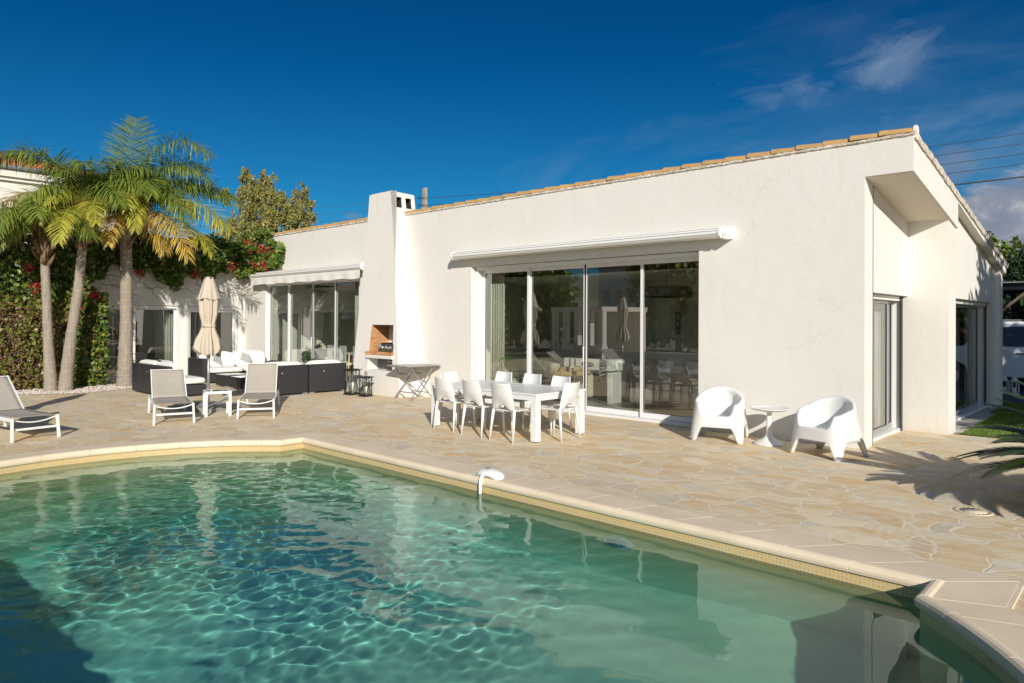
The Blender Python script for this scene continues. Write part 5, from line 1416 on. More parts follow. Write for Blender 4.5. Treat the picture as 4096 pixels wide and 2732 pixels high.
tree('broadleaf_tree', 'sunlit yellow-green tree behind the right end of the house', (-7.2, 41.6, 0), 7,
     [(0, 0, 4.0, 1.9, 1.9, 1.9, 6000), (1.2, 1.0, 4.9, 1.2, 1.2, 1.2, 3000), (-.9, -.8, 4.6, 1.2, 1.2, 1.3, 3000), (2.4, 2.0, 3.9, 1.2, 1.2, 1.4, 2600), (.3, .2, 2.2, 2.4, 2.2, 1.6, 5000)], .17, 'leaf_bright', .2, 'trees beyond the carport', .1, 1.5, seed=23)
tree('broadleaf_tree', 'dark green tree rising right of the yellow-green one over the carport', (-3.6, 33.8, 0), 6,
     [(0, 0, 3.0, 1.9, 1.7, 1.5, 6000), (1.3, 1.1, 3.7, 1.3, 1.3, 1.1, 3600), (-.4, -.2, 1.5, 2.6, 2.2, 1.5, 6000), (2.6, 2.3, 2.6, 1.8, 1.7, 2.2, 5000)], .13, 'leaf_darktree', .2, 'trees beyond the carport', .1, 1.5, seed=24)
tree('broadleaf_tree', 'wide garden tree right of the frame, shading the lawn and the back door', (6.4, 10.4, 0), 6,
     [(-.7, 1.2, 5.5, 1.8, 1.8, 1.7, 6500), (.8, -1.3, 4.4, 1.5, 1.5, 1.4, 2600), (1.3, .8, 5.4, 1.5, 1.5, 1.4, 3000), (-.4, 2.4, 4.6, 1.4, 1.4, 1.4, 3400)], .16, 'leaf_darktree', .15, None, .1, 1.6, seed=25)
tree('broadleaf_tree', 'dense tree right of the frame, shading the carport, car and driveway', (5.6, 16.6, 0), 6,
     [(-.6, 0, 4.6, 2.0, 2.0, 1.7, 3000), (.6, 1.6, 4.4, 1.8, 1.8, 1.6, 2200), (2, 3.5, 4.2, 2.0, 2.0, 1.8, 2600)], .17, 'leaf_darktree', .2, None, .1, 1.6, seed=26)
# greenery on the other side of the pool, mirrored in the windows
for k, (x, y, hh, mt, lb) in enumerate(((-26.5, -9, 6.0, 'leaf_bright', 'bushy tree on the far side of the pool, mirrored in the left window pane'), (-20.5, -15, 7.5, 'leaf_euc', 'olive tree on the far side of the pool, mirrored beside the white pavilion'),
                                        (-12.5, -17, 6.5, 'leaf_euc', 'rounded tree on the far side of the pool, mirrored in the middle panes'), (-33, -14, 8.0, 'leaf_euc', 'olive tree farthest left beyond the pool, seen only in reflections'))):
    tree('garden_tree', lb, (x, y, 0), hh, [(0, 0, hh*.62, 2.3, 2.3, hh*.30, 3600), (1.6, .8, hh*.5, 1.7, 1.7, hh*.25, 2200), (-1.5, -.7, hh*.52, 1.8, 1.8, hh*.26, 2200), (0, 0, hh*.28, 3.0, 3.0, hh*.25, 3200)], .26, mt, .2, 'trees across the pool', .1, 1.5, seed=40+k, twigs=20)

def bougainvillea():
    R_ = np.random.default_rng(77)
    t = thing('bougainvillea', 'tall bougainvillea hedge with brown bare stems behind the palms, red bracts on top', 'hedge', (-20.3, 3.8, 0))
    o = np.array([-20.3, 3.8, 0])
    # dense upper part
    n = 15000; y = R_.uniform(.3, 5.75, n); z = 2.0+2.25*R_.random(n)**.9; x = -19.85-.85*R_.random(n)**.5
    x += .16*np.sin(y*3.1)*np.sin(z*3.7)+.1*np.sin(y*7+z*5)
    top = 3.95+.22*np.sin(y*2.3)+.12*np.sin(y*5.7); keep = (z < top)
    C = np.stack([x, y, z], 1)[keep]
    # sparse lower part in tufts
    tc_ = np.stack([R_.uniform(-20.35, -19.7, 420), R_.uniform(.3, 5.9, 420), R_.uniform(.05, 2.3, 420)], 1)
    g = 12000; C2 = tc_[R_.integers(0, 420, g)]+R_.normal(size=(g, 3))*np.array([.10, .14, .13])
    col = np.stack([R_.uniform(-20.3, -19.8, 3200), R_.uniform(5.25, 5.98, 3200), R_.uniform(.02, 2.4, 3200)], 1)   # leafy edge by the window
    C = np.concatenate([C, col])-o; V, F = leaves(C, .085, normal_bias=(1.0, -.5, .5), aspect=1.25, hang=.3); npmesh('foliage', V, F, 'leaf_bougain', t)
    C2 = C2[C2[:, 2] > .02]-o; V, F = leaves(C2, .065, normal_bias=(1.0, -.5, .5), aspect=1.25); npmesh('sparse_foliage', V, F, 'leaf_sparse', t)
    m = MB(); q = random.Random(5)
    for k in range(1100):
        y0 = q.uniform(.3, 5.8); p = Vector((q.uniform(-20.4, -19.9)+20.3, y0-3.8, q.uniform(0, 1.9))); d = Vector((q.uniform(-.3, .4), q.uniform(-.9, .9), q.uniform(-.3, 1))).normalized(); pts = [p]
        for j in range(5): d = (d+Vector((q.uniform(-.6, .6), q.uniform(-.7, .7), q.uniform(-.5, .45)))).normalized(); pp = pts[-1]+d*q.uniform(.10, .2); pp.x = max(-.3, min(.50, pp.x)); pp.z = max(0, pp.z); pts.append(pp)
        m.tube(pts, [.016, .014, .012, .010, .007, .004], 4, False)
    for k in range(14):
        y0 = .5+k*.38+q.uniform(-.1, .1); p = Vector((q.uniform(.0, .35), y0-3.8, -.02)); pts = [p]
        for j in range(6): pts.append(pts[-1]+Vector((q.uniform(-.06, .04), q.uniform(-.16, .16), q.uniform(.25, .42))))
        m.tube(pts, [.06, .05, .042, .036, .03, .024, .015], 7)
    m.build('stems', 'dry_brown', t)
    def bracts(parent, cs, org):
        for k, c in enumerate(cs):
            nn = 60; C = np.array(c)-np.array(org)+R_.normal(size=(nn, 3))*.07; V, F = leaves(C, .042, aspect=1.1); npmesh('flower_cluster', V, F, 'bract_red', parent)
    bracts(t, [(-19.72, 2.15, 3.15), (-19.66, 3.42, 2.85), (-19.7, 4.35, 2.45), (-19.68, 5.25, 1.98), (-19.72, 4.2, 2.95), (-19.6, 1.2, 3.5), (-19.7, 5.6, 2.35)], o)
    # vine trained along the wing eaves and over the facade corner
    t = thing('bougainvillea_vine', 'bougainvillea trailing along the eaves and over the facade corner with red bracts', 'vine', (-20.9, 8.0, 3.3)); o = np.array([-20.9, 8.0, 3.3])
    L_ = []
    n = 9500; y = R_.uniform(5.5, 10.25, n); edge = 2.92+.18*np.sin(y*2.9+.5)+.14*np.sin(y*6.1)+.10*np.sin(y*13.)-.06*(y-8)+.75*np.clip(y-9.2, 0, 1); z = edge+(4.12+.12*np.sin(y*3)-edge)*R_.random(n)**.85
    x = -21.15+.75*R_.random(n)**.8*(.4+.6*np.clip((z-edge)/.7, 0, 1))+.1*np.sin(y*5)*np.sin(z*6); L_.append(np.stack([x, y, z], 1))
    n = 3000; x = -21.0+2.3*R_.random(n)**1.35; k = (x+21)/2.3; z = 3.62-.1*k+R_.normal(size=n)*(.34*(1-k)+.07)+.1*np.sin(x*9); z = np.maximum(z, 3.12+.3*k)+R_.normal(size=n)*.05; yy = 10.25-.34*R_.random(n)**1.4*(1-.5*k); L_.append(np.stack([x, yy, z], 1))
    for (x0, z0, x1, z1, nn) in ((-19.6, 4.15, -18.55, 3.78, 170), (-20.3, 4.3, -19.4, 4.35, 380), (-20.2, 3.25, -19.3, 3.36, 150)):
        k = R_.random(nn); L_.append(np.stack([x0+(x1-x0)*k+R_.normal(size=nn)*.04, 10.15+R_.normal(size=nn)*.05, z0+(z1-z0)*k+R_.normal(size=nn)*.05], 1))
    C = np.concatenate(L_)-o; V, F = leaves(C, .085, normal_bias=(.8, -.8, .6), aspect=1.25, hang=.35); npmesh('foliage', V, F, 'leaf_bougain', t)
    m = MB()
    for k in range(46):
        y0 = q.uniform(5.6, 10); pts = [Vector((-.25+q.uniform(0, .3), y0-8.0, q.uniform(-.7, .6)))]
        for j in range(5): pts.append(pts[-1]+Vector((q.uniform(-.05, .08), q.uniform(.0, .25), q.uniform(-.18, .1))))
        m.tube(pts, [.008]*5+[.003], 4, False)
    for k in range(12):
        x0 = q.uniform(-.1, .9); pts = [Vector((x0, 10.22-8, .35+q.uniform(-.35, .35)))]
        for j in range(5): pts.append(pts[-1]+Vector((q.uniform(.08, .22), q.uniform(-.03, .02), q.uniform(-.09, .05))))
        m.tube(pts, [.007]*5+[.002], 4, False)
    m.build('stems', 'dry_brown', t)
    bracts(t, [(-20.45, 6.9, 3.0), (-20.55, 8.45, 3.06), (-19.55, 9.98, 3.88), (-19.95, 10.0, 3.42), (-19.42, 10.02, 3.36), (-20.5, 10.0, 4.1), (-19.25, 10.05, 3.78), (-20.4, 9.5, 3.3), (-20.2, 10.0, 3.8)], o)
bougainvillea()

# ---------------------------------------------------------------- pebbles, lawn, drive
def patch(name, pts, z, mat):
    m = MB(); m.add([(x, y, z) for x, y in pts], [tuple(range(len(pts)))]); return tag(m.build(name, mat), kind='structure')
bed = [(-19.75, .5), (-19.55, 3.0), (-19.2, 3.7), (-18.75, 4.05), (-18.45, 4.45), (-18.32, 5.0), (-18.42, 5.6), (-18.75, 6.15), (-19.15, 6.55), (-20.0, 6.9), (-21.25, 7.0), (-21.25, .5)]
patch('pebble_bed_base', bed, .005, 'pebble_white')
def inpoly(px, py, P):
    r_ = np.zeros(len(px), bool); j = len(P)-1
    for i in range(len(P)):
        a, b = P[i], P[j]; r_ ^= ((a[1] > py) != (b[1] > py)) & (px < (b[0]-a[0])*(py-a[1])/(b[1]-a[1]+1e-12)+a[0]); j = i
    return r_
def pebbles():
    R_ = np.random.default_rng(9); n = 9000; x = R_.uniform(-21, -18.3, n); y = R_.uniform(.6, 7, n); k = inpoly(x, y, bed) & ((x > -20.35) | (y > 5.6)); x, y = x[k], y[k]; n = len(x)
    base = np.array([(1, 0, 0), (0, 1, 0), (-1, 0, 0), (0, -1, 0), (0, 0, .62), (0, 0, -.3)]); F0 = np.array([(0, 1, 4), (1, 2, 4), (2, 3, 4), (3, 0, 4), (1, 0, 5), (2, 1, 5), (3, 2, 5), (0, 3, 5)])
    s = R_.uniform(.014, .032, n); a = R_.uniform(0, 6.28, n); st = R_.uniform(.7, 1.3, n)
    V = np.tile(base, (n, 1, 1))*s[:, None, None]; V[:, :, 0] *= st[:, None]; V += R_.normal(size=V.shape)*.003
    c, q = np.cos(a), np.sin(a); X = V[:, :, 0]*c[:, None]-V[:, :, 1]*q[:, None]; Y = V[:, :, 0]*q[:, None]+V[:, :, 1]*c[:, None]
    V[:, :, 0] = X+x[:, None]; V[:, :, 1] = Y+y[:, None]; V[:, :, 2] += (.008+R_.random(n)*.018)[:, None]
    F = (np.arange(n)*6)[:, None, None]+F0; o = npmesh('white_pebbles', V.reshape(-1, 3), F.reshape(-1, 3), 'pebble_white')
    tag(o, 'white pebbles spread round the palm trunks', 'pebbles', kind='stuff')
pebbles()
patch('lawn', [(-2.30, 12.74), (9, 12.74), (9, 18.3), (-2.42, 18.3), (-2.42, 17.2), (-2.25, 15.6), (-2.22, 13.2)], .004, 'lawn_soil')
patch('driveway', [(-12, 18.3), (12, 18.3), (12, 60), (-12, 60)], .002, 'asphalt')
def grass():
    R_ = np.random.default_rng(3); n = 60000; x = -2.35+R_.random(n)**1.4*4.2; y = R_.uniform(12.72, 18.3, n); k = (x > -2.25-.15*(y > 16)) & (x < -1.2+.12*(y-12)*1.2+1.4); x, y = x[k], y[k]; n = len(x)
    h = R_.uniform(.03, .065, n); a = R_.uniform(0, 6.28, n); w = .0035+.002*R_.random(n); lx, ly = R_.normal(0, .016, n), R_.normal(0, .016, n)
    dx, dy = np.cos(a)*w, np.sin(a)*w; V = np.stack([np.stack([x-dx, y-dy, 0*x], 1), np.stack([x+dx, y+dy, 0*x], 1), np.stack([x+lx, y+ly, h], 1)], 1).reshape(-1, 3)
    o = npmesh('grass', V, np.arange(3*n).reshape(-1, 3), 'grass_blade'); tag(o, 'short green lawn grass beside the house', 'grass', kind='stuff')
grass()

# ---------------------------------------------------------------- carport, car, white lanterns
def car():
    t = thing('parked_car', 'white car parked under the dark carport behind the lawn', 'car', (-2.65, 22.6, 0))
    # body side profile, front towards +X
    P = [(-2.15, .42), (-2.20, .75), (-2.12, 1.06), (-1.95, 1.14), (-1.55, 1.70), (-1.30, 1.785), (.10, 1.80), (.45, 1.74), (1.05, 1.16), (1.95, 1.04), (2.15, .86), (2.2, .60), (2.15, .40), (1.78, .38), (1.72, .62), (1.50, .74), (1.24, .74), (1.02, .62), (.96, .36), (-.98, .36), (-1.04, .62), (-1.26, .74), (-1.50, .74), (-1.72, .62), (-1.78, .40)]
    def hw(z): return .90 if z < 1.1 else .90-.20*(z-1.1)/.7
    m = MB(); n = len(P); v = [(x, -hw(z), z) for x, z in P]+[(x, hw(z), z) for x, z in P]
    m.add(v, [tuple(range(n)), tuple(range(2*n-1, n-1, -1))]+[(i, n+i, n+(i+1) % n, (i+1) % n) for i in range(n)]); m.build('body', 'car_paint', t, bevel=.03)
    for (a, b, c_, d) in ((-1.50, -.62, -1.28, -.60), (-.54, .42, -.56, .18), ):
        for s in (-1, 1):
            z0, z1 = 1.16, 1.66
            MB().add([(a, s*(hw(z0)+.008), z0), (b, s*(hw(z0)+.008), z0), (d, s*(hw(z1)+.008), z1), (c_, s*(hw(z1)+.008), z1)], [(0, 1, 2, 3)]).build('side_window', 'car_glass', t)
    MB().add([(.50, -.72, 1.72), (.50, .72, 1.72), (1.04, .80, 1.20), (1.04, -.80, 1.20)], [(0, 1, 2, 3)]).build('windscreen', 'car_glass', t, loc=(.012, 0, .012))
    for x in (-.58, .55, -1.5):
        MB().box(x-.004, x+.004, -.904, -.898, .45, 1.12).build('door_gap', 'cushion_dark', t)
    for x in (-.72, .12):
        h = MB(); h.bar((x-.10, -.935, .985), (x+.08, -.935, .985), .018, .026); h.bar((x-.09, -.93, .985), (x-.09, -.895, .985), .015, .015); h.bar((x+.07, -.93, .985), (x+.07, -.895, .985), .015, .015); h.build('door_handle', 'chrome', t)
    for y in (-.62, .62): MB().bar((-1.2, y, 1.835), (.1, y, 1.835), .03, .025).build('roof_rail', 'frame_grey', t)
    for x in (-1.38, 1.37):
        for s in (-1, 1):
            w = MB(); w.tube([(x, s*.70, .345), (x, s*.90, .345)], .345, 26); o = w.build('wheel', 'tyre', t)
            MB().tube([(x, s*.895, .345), (x, s*.91, .345)], .21, 20).build('rim', 'steel', o)
car()
t = thing('carport', 'dark timber carport with diagonal braces over the white car', 'carport', (-1.9, 22.3, 0))
m = MB(); m.box(-3.6, 4, -.9, -.78, 2.60, 2.75); m.box(-3.6, 4, 2.2, 2.32, 2.60, 2.75); m.build('beam', 'black_enamel', t)
m = MB(); m.box(-3.7, 4.1, -1.0, 2.5, 2.76, 2.80); m.build('roof_sheet', 'cabinet_grey', t)
MB().box(-3.6, 4, -1.03, -1.0, 2.77, 2.79).build('gutter_edge', 'frame_grey', t)
for x in (-3.4, -1.15, 3.6):
    for y in (-.84, 2.26): MB().box(x-.06, x+.06, y-.06, y+.06, 0, 2.6).build('post', 'black_enamel', t)
for x, s in ((-1.15, 1), (-1.15, -1), (-3.4, 1)): MB().bar((x, -.84, 1.95), (x+s*.72, -.84, 2.6), .06, .08, (0, 1, 0)).build('brace', 'bark', t)
t = thing('rear_hedge', 'dark hedge in the shade behind the carport', 'hedge', (-2, 26.5, 0))
C = np.random.default_rng(6).uniform([-5, -.5, 0], [7, .6, 3.0], (9000, 3)); V, F = leaves(C, .14, aspect=1.4); npmesh('foliage', V, F, 'leaf_darktree', t)
MB().box(-5, 7, .3, .5, 0, 2.6).build('branches', 'bark', t)
def white_lantern(label, loc, rz):
    t = thing('white_lantern', label, 'lantern', loc, rz, 'white metal lanterns by the driveway')
    q = .08; MB().box(-q, q, -q, q, 0, .03).build('base', 'white_metal', t, bevel=.004)
    f_ = MB()
    for sx in (-1, 1):
        for sy in (-1, 1): f_.bar((sx*(q-.012), sy*(q-.012), .03), (sx*(q-.012), sy*(q-.012), .33), .018, .018, (1, 0, 0))
    for s in (-1, 1): f_.box(-q, q, s*(q-.012)-.009, s*(q-.012)+.009, .315, .335); f_.box(s*(q-.012)-.009, s*(q-.012)+.009, -q+.021, q-.021, .315, .335)
    f_.build('cage', 'white_metal', t)
    MB().lathe([(.115, .335), (.05, .415), (.045, .43), (.055, .44), (.02, .455), (.0, .46)], 4).build('roof_cap', 'white_metal', t).rotation_euler = (0, 0, rad(45))
    MB().lathe([(.033, .03), (.033, .17), (0, .175)], 16).build('candle', 'candle_wax', t)
white_lantern('white lantern with a candle, nearer the house wall', (-2.79, 20.95, 0), rad(20))
white_lantern('white lantern with a candle, right of its twin', (-2.575, 20.86, 0), rad(28))

# ---------------------------------------------------------------- neighbour house, poles, wires
def neighbour():
    t = thing('neighbour_house', 'two-storey cream house with an orange tiled roof behind the palms', 'house', (-36, 6, .32))
    m = MB(); m.box(-9, 0, -9, 6.4, -.4, 7.45); m.build('wall', 'neighbour_stucco', t)
    c = MB(); c.box(-9.3, .30, -9.3, 6.7, 7.451, 7.75); c.box(-9.2, .16, -9.2, 6.6, 7.30, 7.449); c.build('cornice', 'neighbour_stucco', t)
    MB().tube([(.40, -9.3, 7.84), (.40, 6.7, 7.84)], .085, 10).build('gutter', 'frame_grey', t)
    r_ = MB(); r_.add([(.42, -9.4, 7.80), (.42, 6.8, 7.80), (-9.4, 6.8, 7.80), (-9.4, -9.4, 7.80), (-4.5, -4.5, 9.3), (-4.5, 1.9, 9.3)], [(0, 1, 5, 4), (1, 2, 5), (2, 3, 4, 5), (3, 0, 4)])
    ro = r_.build('roof', 'terracotta', t)
    rl = MB(); y = -9.3
    while y < 6.7:
        fz = max(0, (abs(y+1.3)-3.2)/4.9); e = 1-fz
        rl.tube([(.38, y, 7.83), (.38-4.85*e, y, 7.83+1.5*e)], .055, 6); y += .22
    rl.build('roof_tiles', 'terracotta', ro)
    for (y0, y1, z0, z1, rail) in ((1.7, 2.75, 4.5, 6.15, True), (5.6, 6.6, 4.7, 6.1, False), (-2.5, -1.4, 4.7, 6.1, False)):
        w = MB(); w.box(.001, .05, y0, y1, z0, z1); f_ = w.build('window', 'frame_grey', t); MB().box(.051, .06, y0+.06, y1-.06, z0+.06, z1-.06).build('pane', 'car_glass', f_)
        if rail:
            g = MB(); g.bar((.16, y0-.05, z0+.45), (.16, y1+.05, z0+.45), .03, .03); g.bar((.16, y0-.05, z0+.05), (.16, y1+.05, z0+.05), .03, .03)
            for i in range(8): yy = y0+(y1-y0)*i/7; g.bar((.16, yy, z0+.05), (.16, yy, z0+.45), .015, .015, (1, 0, 0))
            for i in range(4): yy = y0+(y1-y0)*(i+.5)/4; g.tube([(.16, yy+.09*math.cos(a), z0+.25+.09*math.sin(a)) for a in np.linspace(0, 5.5, 12)], .01, 4)
            g.build('railing', 'white_metal', f_)
neighbour()
def pole(label, loc, h, lamp_dir, lz, ins=True):
    t = thing('utility_pole', label, 'utility pole', loc, 0, 'concrete utility poles behind the house')
    MB().add([(-.16, -.12, 0), (.16, -.12, 0), (.16, .12, 0), (-.16, .12, 0), (-.11, -.09, h), (.11, -.09, h), (.11, .09, h), (-.11, .09, h)], [(0, 1, 5, 4), (1, 2, 6, 5), (2, 3, 7, 6), (3, 0, 4, 7), (4, 5, 6, 7)]).build('post', 'pole_concrete', t)
    if ins:
        for k in range(4):
            i_ = MB(); z = h-.55-k*.42; s = -RV*1; i_.bar((0, 0, z), tuple(s*.32+Vector((0, 0, z))), .03, .03); i_.lathe([(0, 0), (.05, .0), (.06, .06), (.03, .10), (.05, .14), (0, .18)], 8, c=tuple(s*.32+Vector((0, 0, z-.08)))); i_.build('insulator', 'black_iron', t)
    l = thing('street_lamp', 'grey street lamp head on a curved arm, '+('left of the eucalyptus pole' if lamp_dir < 0 and h < 9 else 'beside the chimney top'), 'street lamp', (loc[0], loc[1]-.0, lz))
    d = RV*lamp_dir; pts = [Vector((0, 0, -1.2))+d*.16, Vector((0, 0, -.35))+d*.22, Vector((0, 0, .25))+d*.55, Vector((0, 0, .5))+d*1.0]
    MB().tube(pts, [.05, .045, .04, .04], 8).build('arm', 'pole_grey', l)
    e = pts[-1]; MB().tube([e, e+d*.35+Vector((0, 0, .12)), e+d*1.0+Vector((0, 0, .28))], [.06, .13, .05], 8).build('lamp_head', 'frame_grey', l)
pole('concrete utility pole with black insulators right of the chimney', (-31.0, 25.8, 0), 9.4, -1, 7.6)
pole('concrete utility pole in front of the eucalyptus trees', (-36.6, 19.6, 0), 7.7, -1, 6.55, False)
def wire(label, a, b, sag, rr, cat='wire'):
    a, b = Vector(a), Vector(b); pts = [a.lerp(b, i/24)-Vector((0, 0, sag*4*(i/24)*(1-i/24))) for i in range(25)]
    o = MB().tube(pts, rr, 5).build('overhead_wire', 'wire'); tag(o, label, 'wire', 'overhead wires across the sky')
pr, pl, p3 = Vector((-31.0, 25.8, 0)), Vector((-36.6, 19.6, 0)), Vector((2.5, 37.5, 0))
nm = ('topmost', 'second', 'third', 'lowest thin')
for k in range(4):
    z = 8.8-k*.42; o = -RV*.32+Vector((0, 0, z))
    wire('%s wire over the roof, leaving the frame at the right' % nm[k], pr+o, p3+Vector((0, 0, 10.2-k*.42)), .55, .014)
    wire('%s wire crossing the eucalyptus crowns' % nm[k], pl+Vector((-10.2, -11.2, 7.9-k*.40)), pr+o, .55, .009)
wire('thick black cable crossing the white cloud at the right', pr+Vector((0, 0, 7.0)), p3+Vector((0, 0, 8.3)), .4, .035)
wire('thick dark cable sagging behind the roof left of the chimney', pl+Vector((0, 0, 6.6)), pr+Vector((0, 0, 7.0)), .5, .03)

# ---------------------------------------------------------------- the side behind the photographer
g = MB(); g.box(-15.5, -.75, -.87, -.60, 0, .64); w = g.build('shadow_wall', 'white_stucco'); tag(w, 'low white wall added out of view behind the camera to shade the pool floor', 'wall')  # added unseen wall, sized to cast the shadow edge on the pool floor
def hills():
    n = 90; V = []; F = []
    R_ = random.Random(4)
    for i in range(n+1):
        a = math.pi*(.98+1.10*i/n); 
        for j, (d, h) in enumerate(((70, -1), (95, 3.2), (130, 7.5), (175, 10.5), (240, 14), (300, 5))):
            hh = h*(1+.28*math.sin(a*7+j)+.18*math.sin(a*17+j*2)+R_.uniform(-.05, .05)) if h > 0 else h
            V.append((d*math.cos(a), d*math.sin(a), hh))
    F = [(i*6+j, i*6+j+1, (i+1)*6+j+1, (i+1)*6+j) for i in range(n) for j in range(5)]
    tag(MB().add(V, F, True).build('hills', 'hill_green'), kind='structure')
hills()
def pavilion():
    t = thing('pool_pavilion', 'small white pavilion across the pool, mirrored in the wide window', 'pavilion', (-20.2, -6.6, 0), rad(12))
    MB().box(-1.9, 1.9, -1.5, 1.5, 2.2, 2.42).build('roof', 'white_stucco', t, bevel=.01)
    MB().box(-1.9, 1.9, -1.4, -1.2, 0, 2.199).build('back_wall', 'white_stucco', t)
    for x in (-1.75, -.9, 0, .9, 1.75): MB().box(x-.13, x+.13, 1.2, 1.45, 0, 2.199).build('pillar', 'white_stucco', t)
    MB().box(-1.9, 1.9, 1.15, 1.5, .001, .6).build('low_wall', 'white_stucco', t)
pavilion()
for k, (x, y, w_, d_, h_, a) in enumerate(((-52, -60, 9, 7, 6, .3), (-30, -75, 11, 8, 6.5, -.2), (-78, -52, 10, 8, 6, .5), (-8, -82, 9, 8, 6, .1))):
    t = thing('hillside_villa', ('white villa on the hill, farthest left beyond the pool', 'wide white villa on the hill in the middle', 'white villa on the hill, second from the left', 'white villa on the hill nearest the right')[k], 'house', (x, y, 3), a, 'villas on the hill behind the camera')
    MB().box(-w_/2, w_/2, -d_/2, d_/2, -3, h_).build('wall', 'neighbour_stucco', t)
    MB().add([(-w_/2-.4, -d_/2-.4, h_), (w_/2+.4, -d_/2-.4, h_), (w_/2+.4, d_/2+.4, h_), (-w_/2-.4, d_/2+.4, h_), (-w_/4, 0, h_+1.6), (w_/4, 0, h_+1.6)], [(0, 1, 5, 4), (1, 2, 5), (2, 3, 4, 5), (3, 0, 4)]).build('roof', 'terracotta', t)
    for q in (-.3, 0, .3): MB().box(q*w_-.7, q*w_+.7, d_/2, d_/2+.04, 1.2, 3.0).build('window', 'car_glass', t)

# ---------------------------------------------------------------- inside, behind the glass
def inside():
    def sofa(label, loc, rz, w, mat, cat='sofa', d=.95, h=.82):
        t = thing('sofa' if cat == 'sofa' else 'armchair', label, cat, loc, rz)
        MB().box(-w/2, w/2, -d/2, d/2, .12, .40).build('base', mat, t, bevel=.03); MB().box(-w/2, w/2, d/2-.24, d/2, .40, h).build('backrest', mat, t, bevel=.06)
        for s in (-1, 1): MB().box(s*w/2-.11 if s > 0 else -w/2-.11+.0, s*w/2+.11 if s > 0 else -w/2+.11, -d/2, d/2, .08, .62).build('arm', mat, t, bevel=.05)
        n = max(1, round(w/.85))
        for i in range(n): pil((-w/2+w/n*(i+.5), -.10, .47), w/n-.03, d-.3, .18).build('seat_cushion', mat, t)
        return t
    sofa('beige sofa just inside the left pane of the wide window, its back to the terrace', (-10.0, 12.2, .03), rad(150), 1.9, 'sofa_beige')
    t = sofa('grey sofa with patterned cushions behind the right panes', (-8.1, 13.9, .03), rad(-8), 2.6, 'sofa_grey')
    for x, m_ in ((-.8, 'sofa_beige'), (.1, 'cushion_white'), (.9, 'sofa_beige')): pil((x, .12, .68), .48, .16, .42, RX(rad(-15))).build('cushion', m_, t)
    t = thing('daybed', 'grey upholstered daybed close behind the right pane', 'daybed', (-6.6, 11.9, .03), rad(3))
    MB().box(-.95, .95, -.45, .45, .14, .42).build('base', 'sofa_grey', t, bevel=.04); pil((.55, 0, .52), .5, .5, .18, RY(rad(-20))).build('cushion', 'palm_print', t)
    for x in (-.85, .85):
        for y in (-.38, .38): MB().box(x-.02, x+.02, y-.02, y+.02, 0, .14).build('leg', 'black_iron', t)
    t = thing('potted_palm', 'leafy potted palm inside the left end of the wide window', 'plant', (-10.1, 11.3, .03))
    MB().lathe([(.14, 0), (.19, .32), (.17, .32), (.15, .28), (0, .28)], 20).build('pot', 'cabinet_grey', t)
    for k in range(13):
        az = k*137.5; a = rad(az); hd = Vector((math.cos(a), math.sin(a), 0)); V = []; F = []
        P = []; q = Vector((0, 0, .3)); e = rad(86-k*1.5)
        for i in range(14): q = q+(hd*math.cos(e)+UP*math.sin(e))*(.085 if k < 7 else .055); e -= rad(7 if k < 7 else 9); P.append(q.copy())
        for i, p in enumerate(P[2:]):
            for s in (-1, 1):
                sd = hd.cross(UP)*s; tip = p+sd*(.17-.008*i)+hd*.06-UP*.09; b0 = len(V)
                V += [tuple(p), tuple(p+hd*.03), tuple(tip)]; F.append((b0, b0+1, b0+2))
        m = MB().tube(P, .006, 4, False); m.add(V, F); m.build('frond', 'leaf_room', t)
    t = thing('game_table', 'white foosball style game table with a dark oval opening, behind the middle panes', 'game table', (-8.9, 12.25, .03), rad(4))
    MB().box(-.62, .62, -.36, .36, .68, .92).build('playing_box', 'white_metal', t, bevel=.01); MB().box(-.52, .52, -.30, .30, .921, .925).build('playfield', 'leaf_dark', t)
    for x in (-.5, .5): MB().box(x-.06, x+.06, -.3, .3, 0, .68).build('leg', 'white_metal', t, bevel=.01)
    m = MB(); m.lathe([(0, 0), (.11, 0), (.11, .006), (0, .006)], 24); m.v = [(x*1.5, -z-.361, y*.5+.80) for x, y, z in m.v]; m.build('ball_return', 'cabinet_grey', t)
    m = MB()
    for x in (-.45, -.32, .32, .45): m.box(x-.02, x+.02, -.37, -.362, .70, .90)
    m.build('trim', 'steel', t)
    t = thing('rattan_tray_table', 'low wicker table with orange baskets inside, just above the chairs', 'coffee table', (-8.95, 11.35, .03))
    MB().lathe([(.42, .60), (.45, .62), (.45, .70), (.42, .70), (.42, .64), (0, .64)], 30).build('tray', 'tan_wicker', t); MB().tube([(0, 0, 0), (0, 0, .62)], [.22, .10], 16).build('stand', 'sofa_grey', t)
    for x, y, r_, h_ in ((.12, .1, .11, .14), (-.16, .05, .12, .12), (-.05, -.16, .08, .09)): MB().lathe([(r_*.7, .64), (r_, .64+h_*.6), (r_*.75, .64+h_)], 16, c=(x, y, 0)).build('basket', 'tan_wicker', t)
    t = thing('pendant_lamp', 'wide dark drum pendant lamp in the right pane', 'lamp', (-7.05, 12.0, 2.23))
    MB().lathe([(.50, 0), (.50, .20), (.49, .20), (.49, 0)], 40).build('shade', 'cabinet_grey', t); MB().tube([(0, 0, .1), (0, 0, .7)], .006, 6).build('cord', 'black_iron', t)
    t = thing('wall_sconce', 'wall lamp with a cream shade over three black rings', 'lamp', (-8.12, 14.34, 1.88))
    MB().lathe([(.17, .08), (.15, .34), (.145, .34), (.165, .08)], 24).build('shade', 'lamp_shade_cream', t)
    m = MB()
    for z, rr in ((-.02, .10), (-.20, .085), (-.34, .07)): m.tube([(rr*.62*math.cos(a), 0, z+rr*math.sin(a)) for a in np.linspace(0, 2*math.pi, 20)], .012, 6)
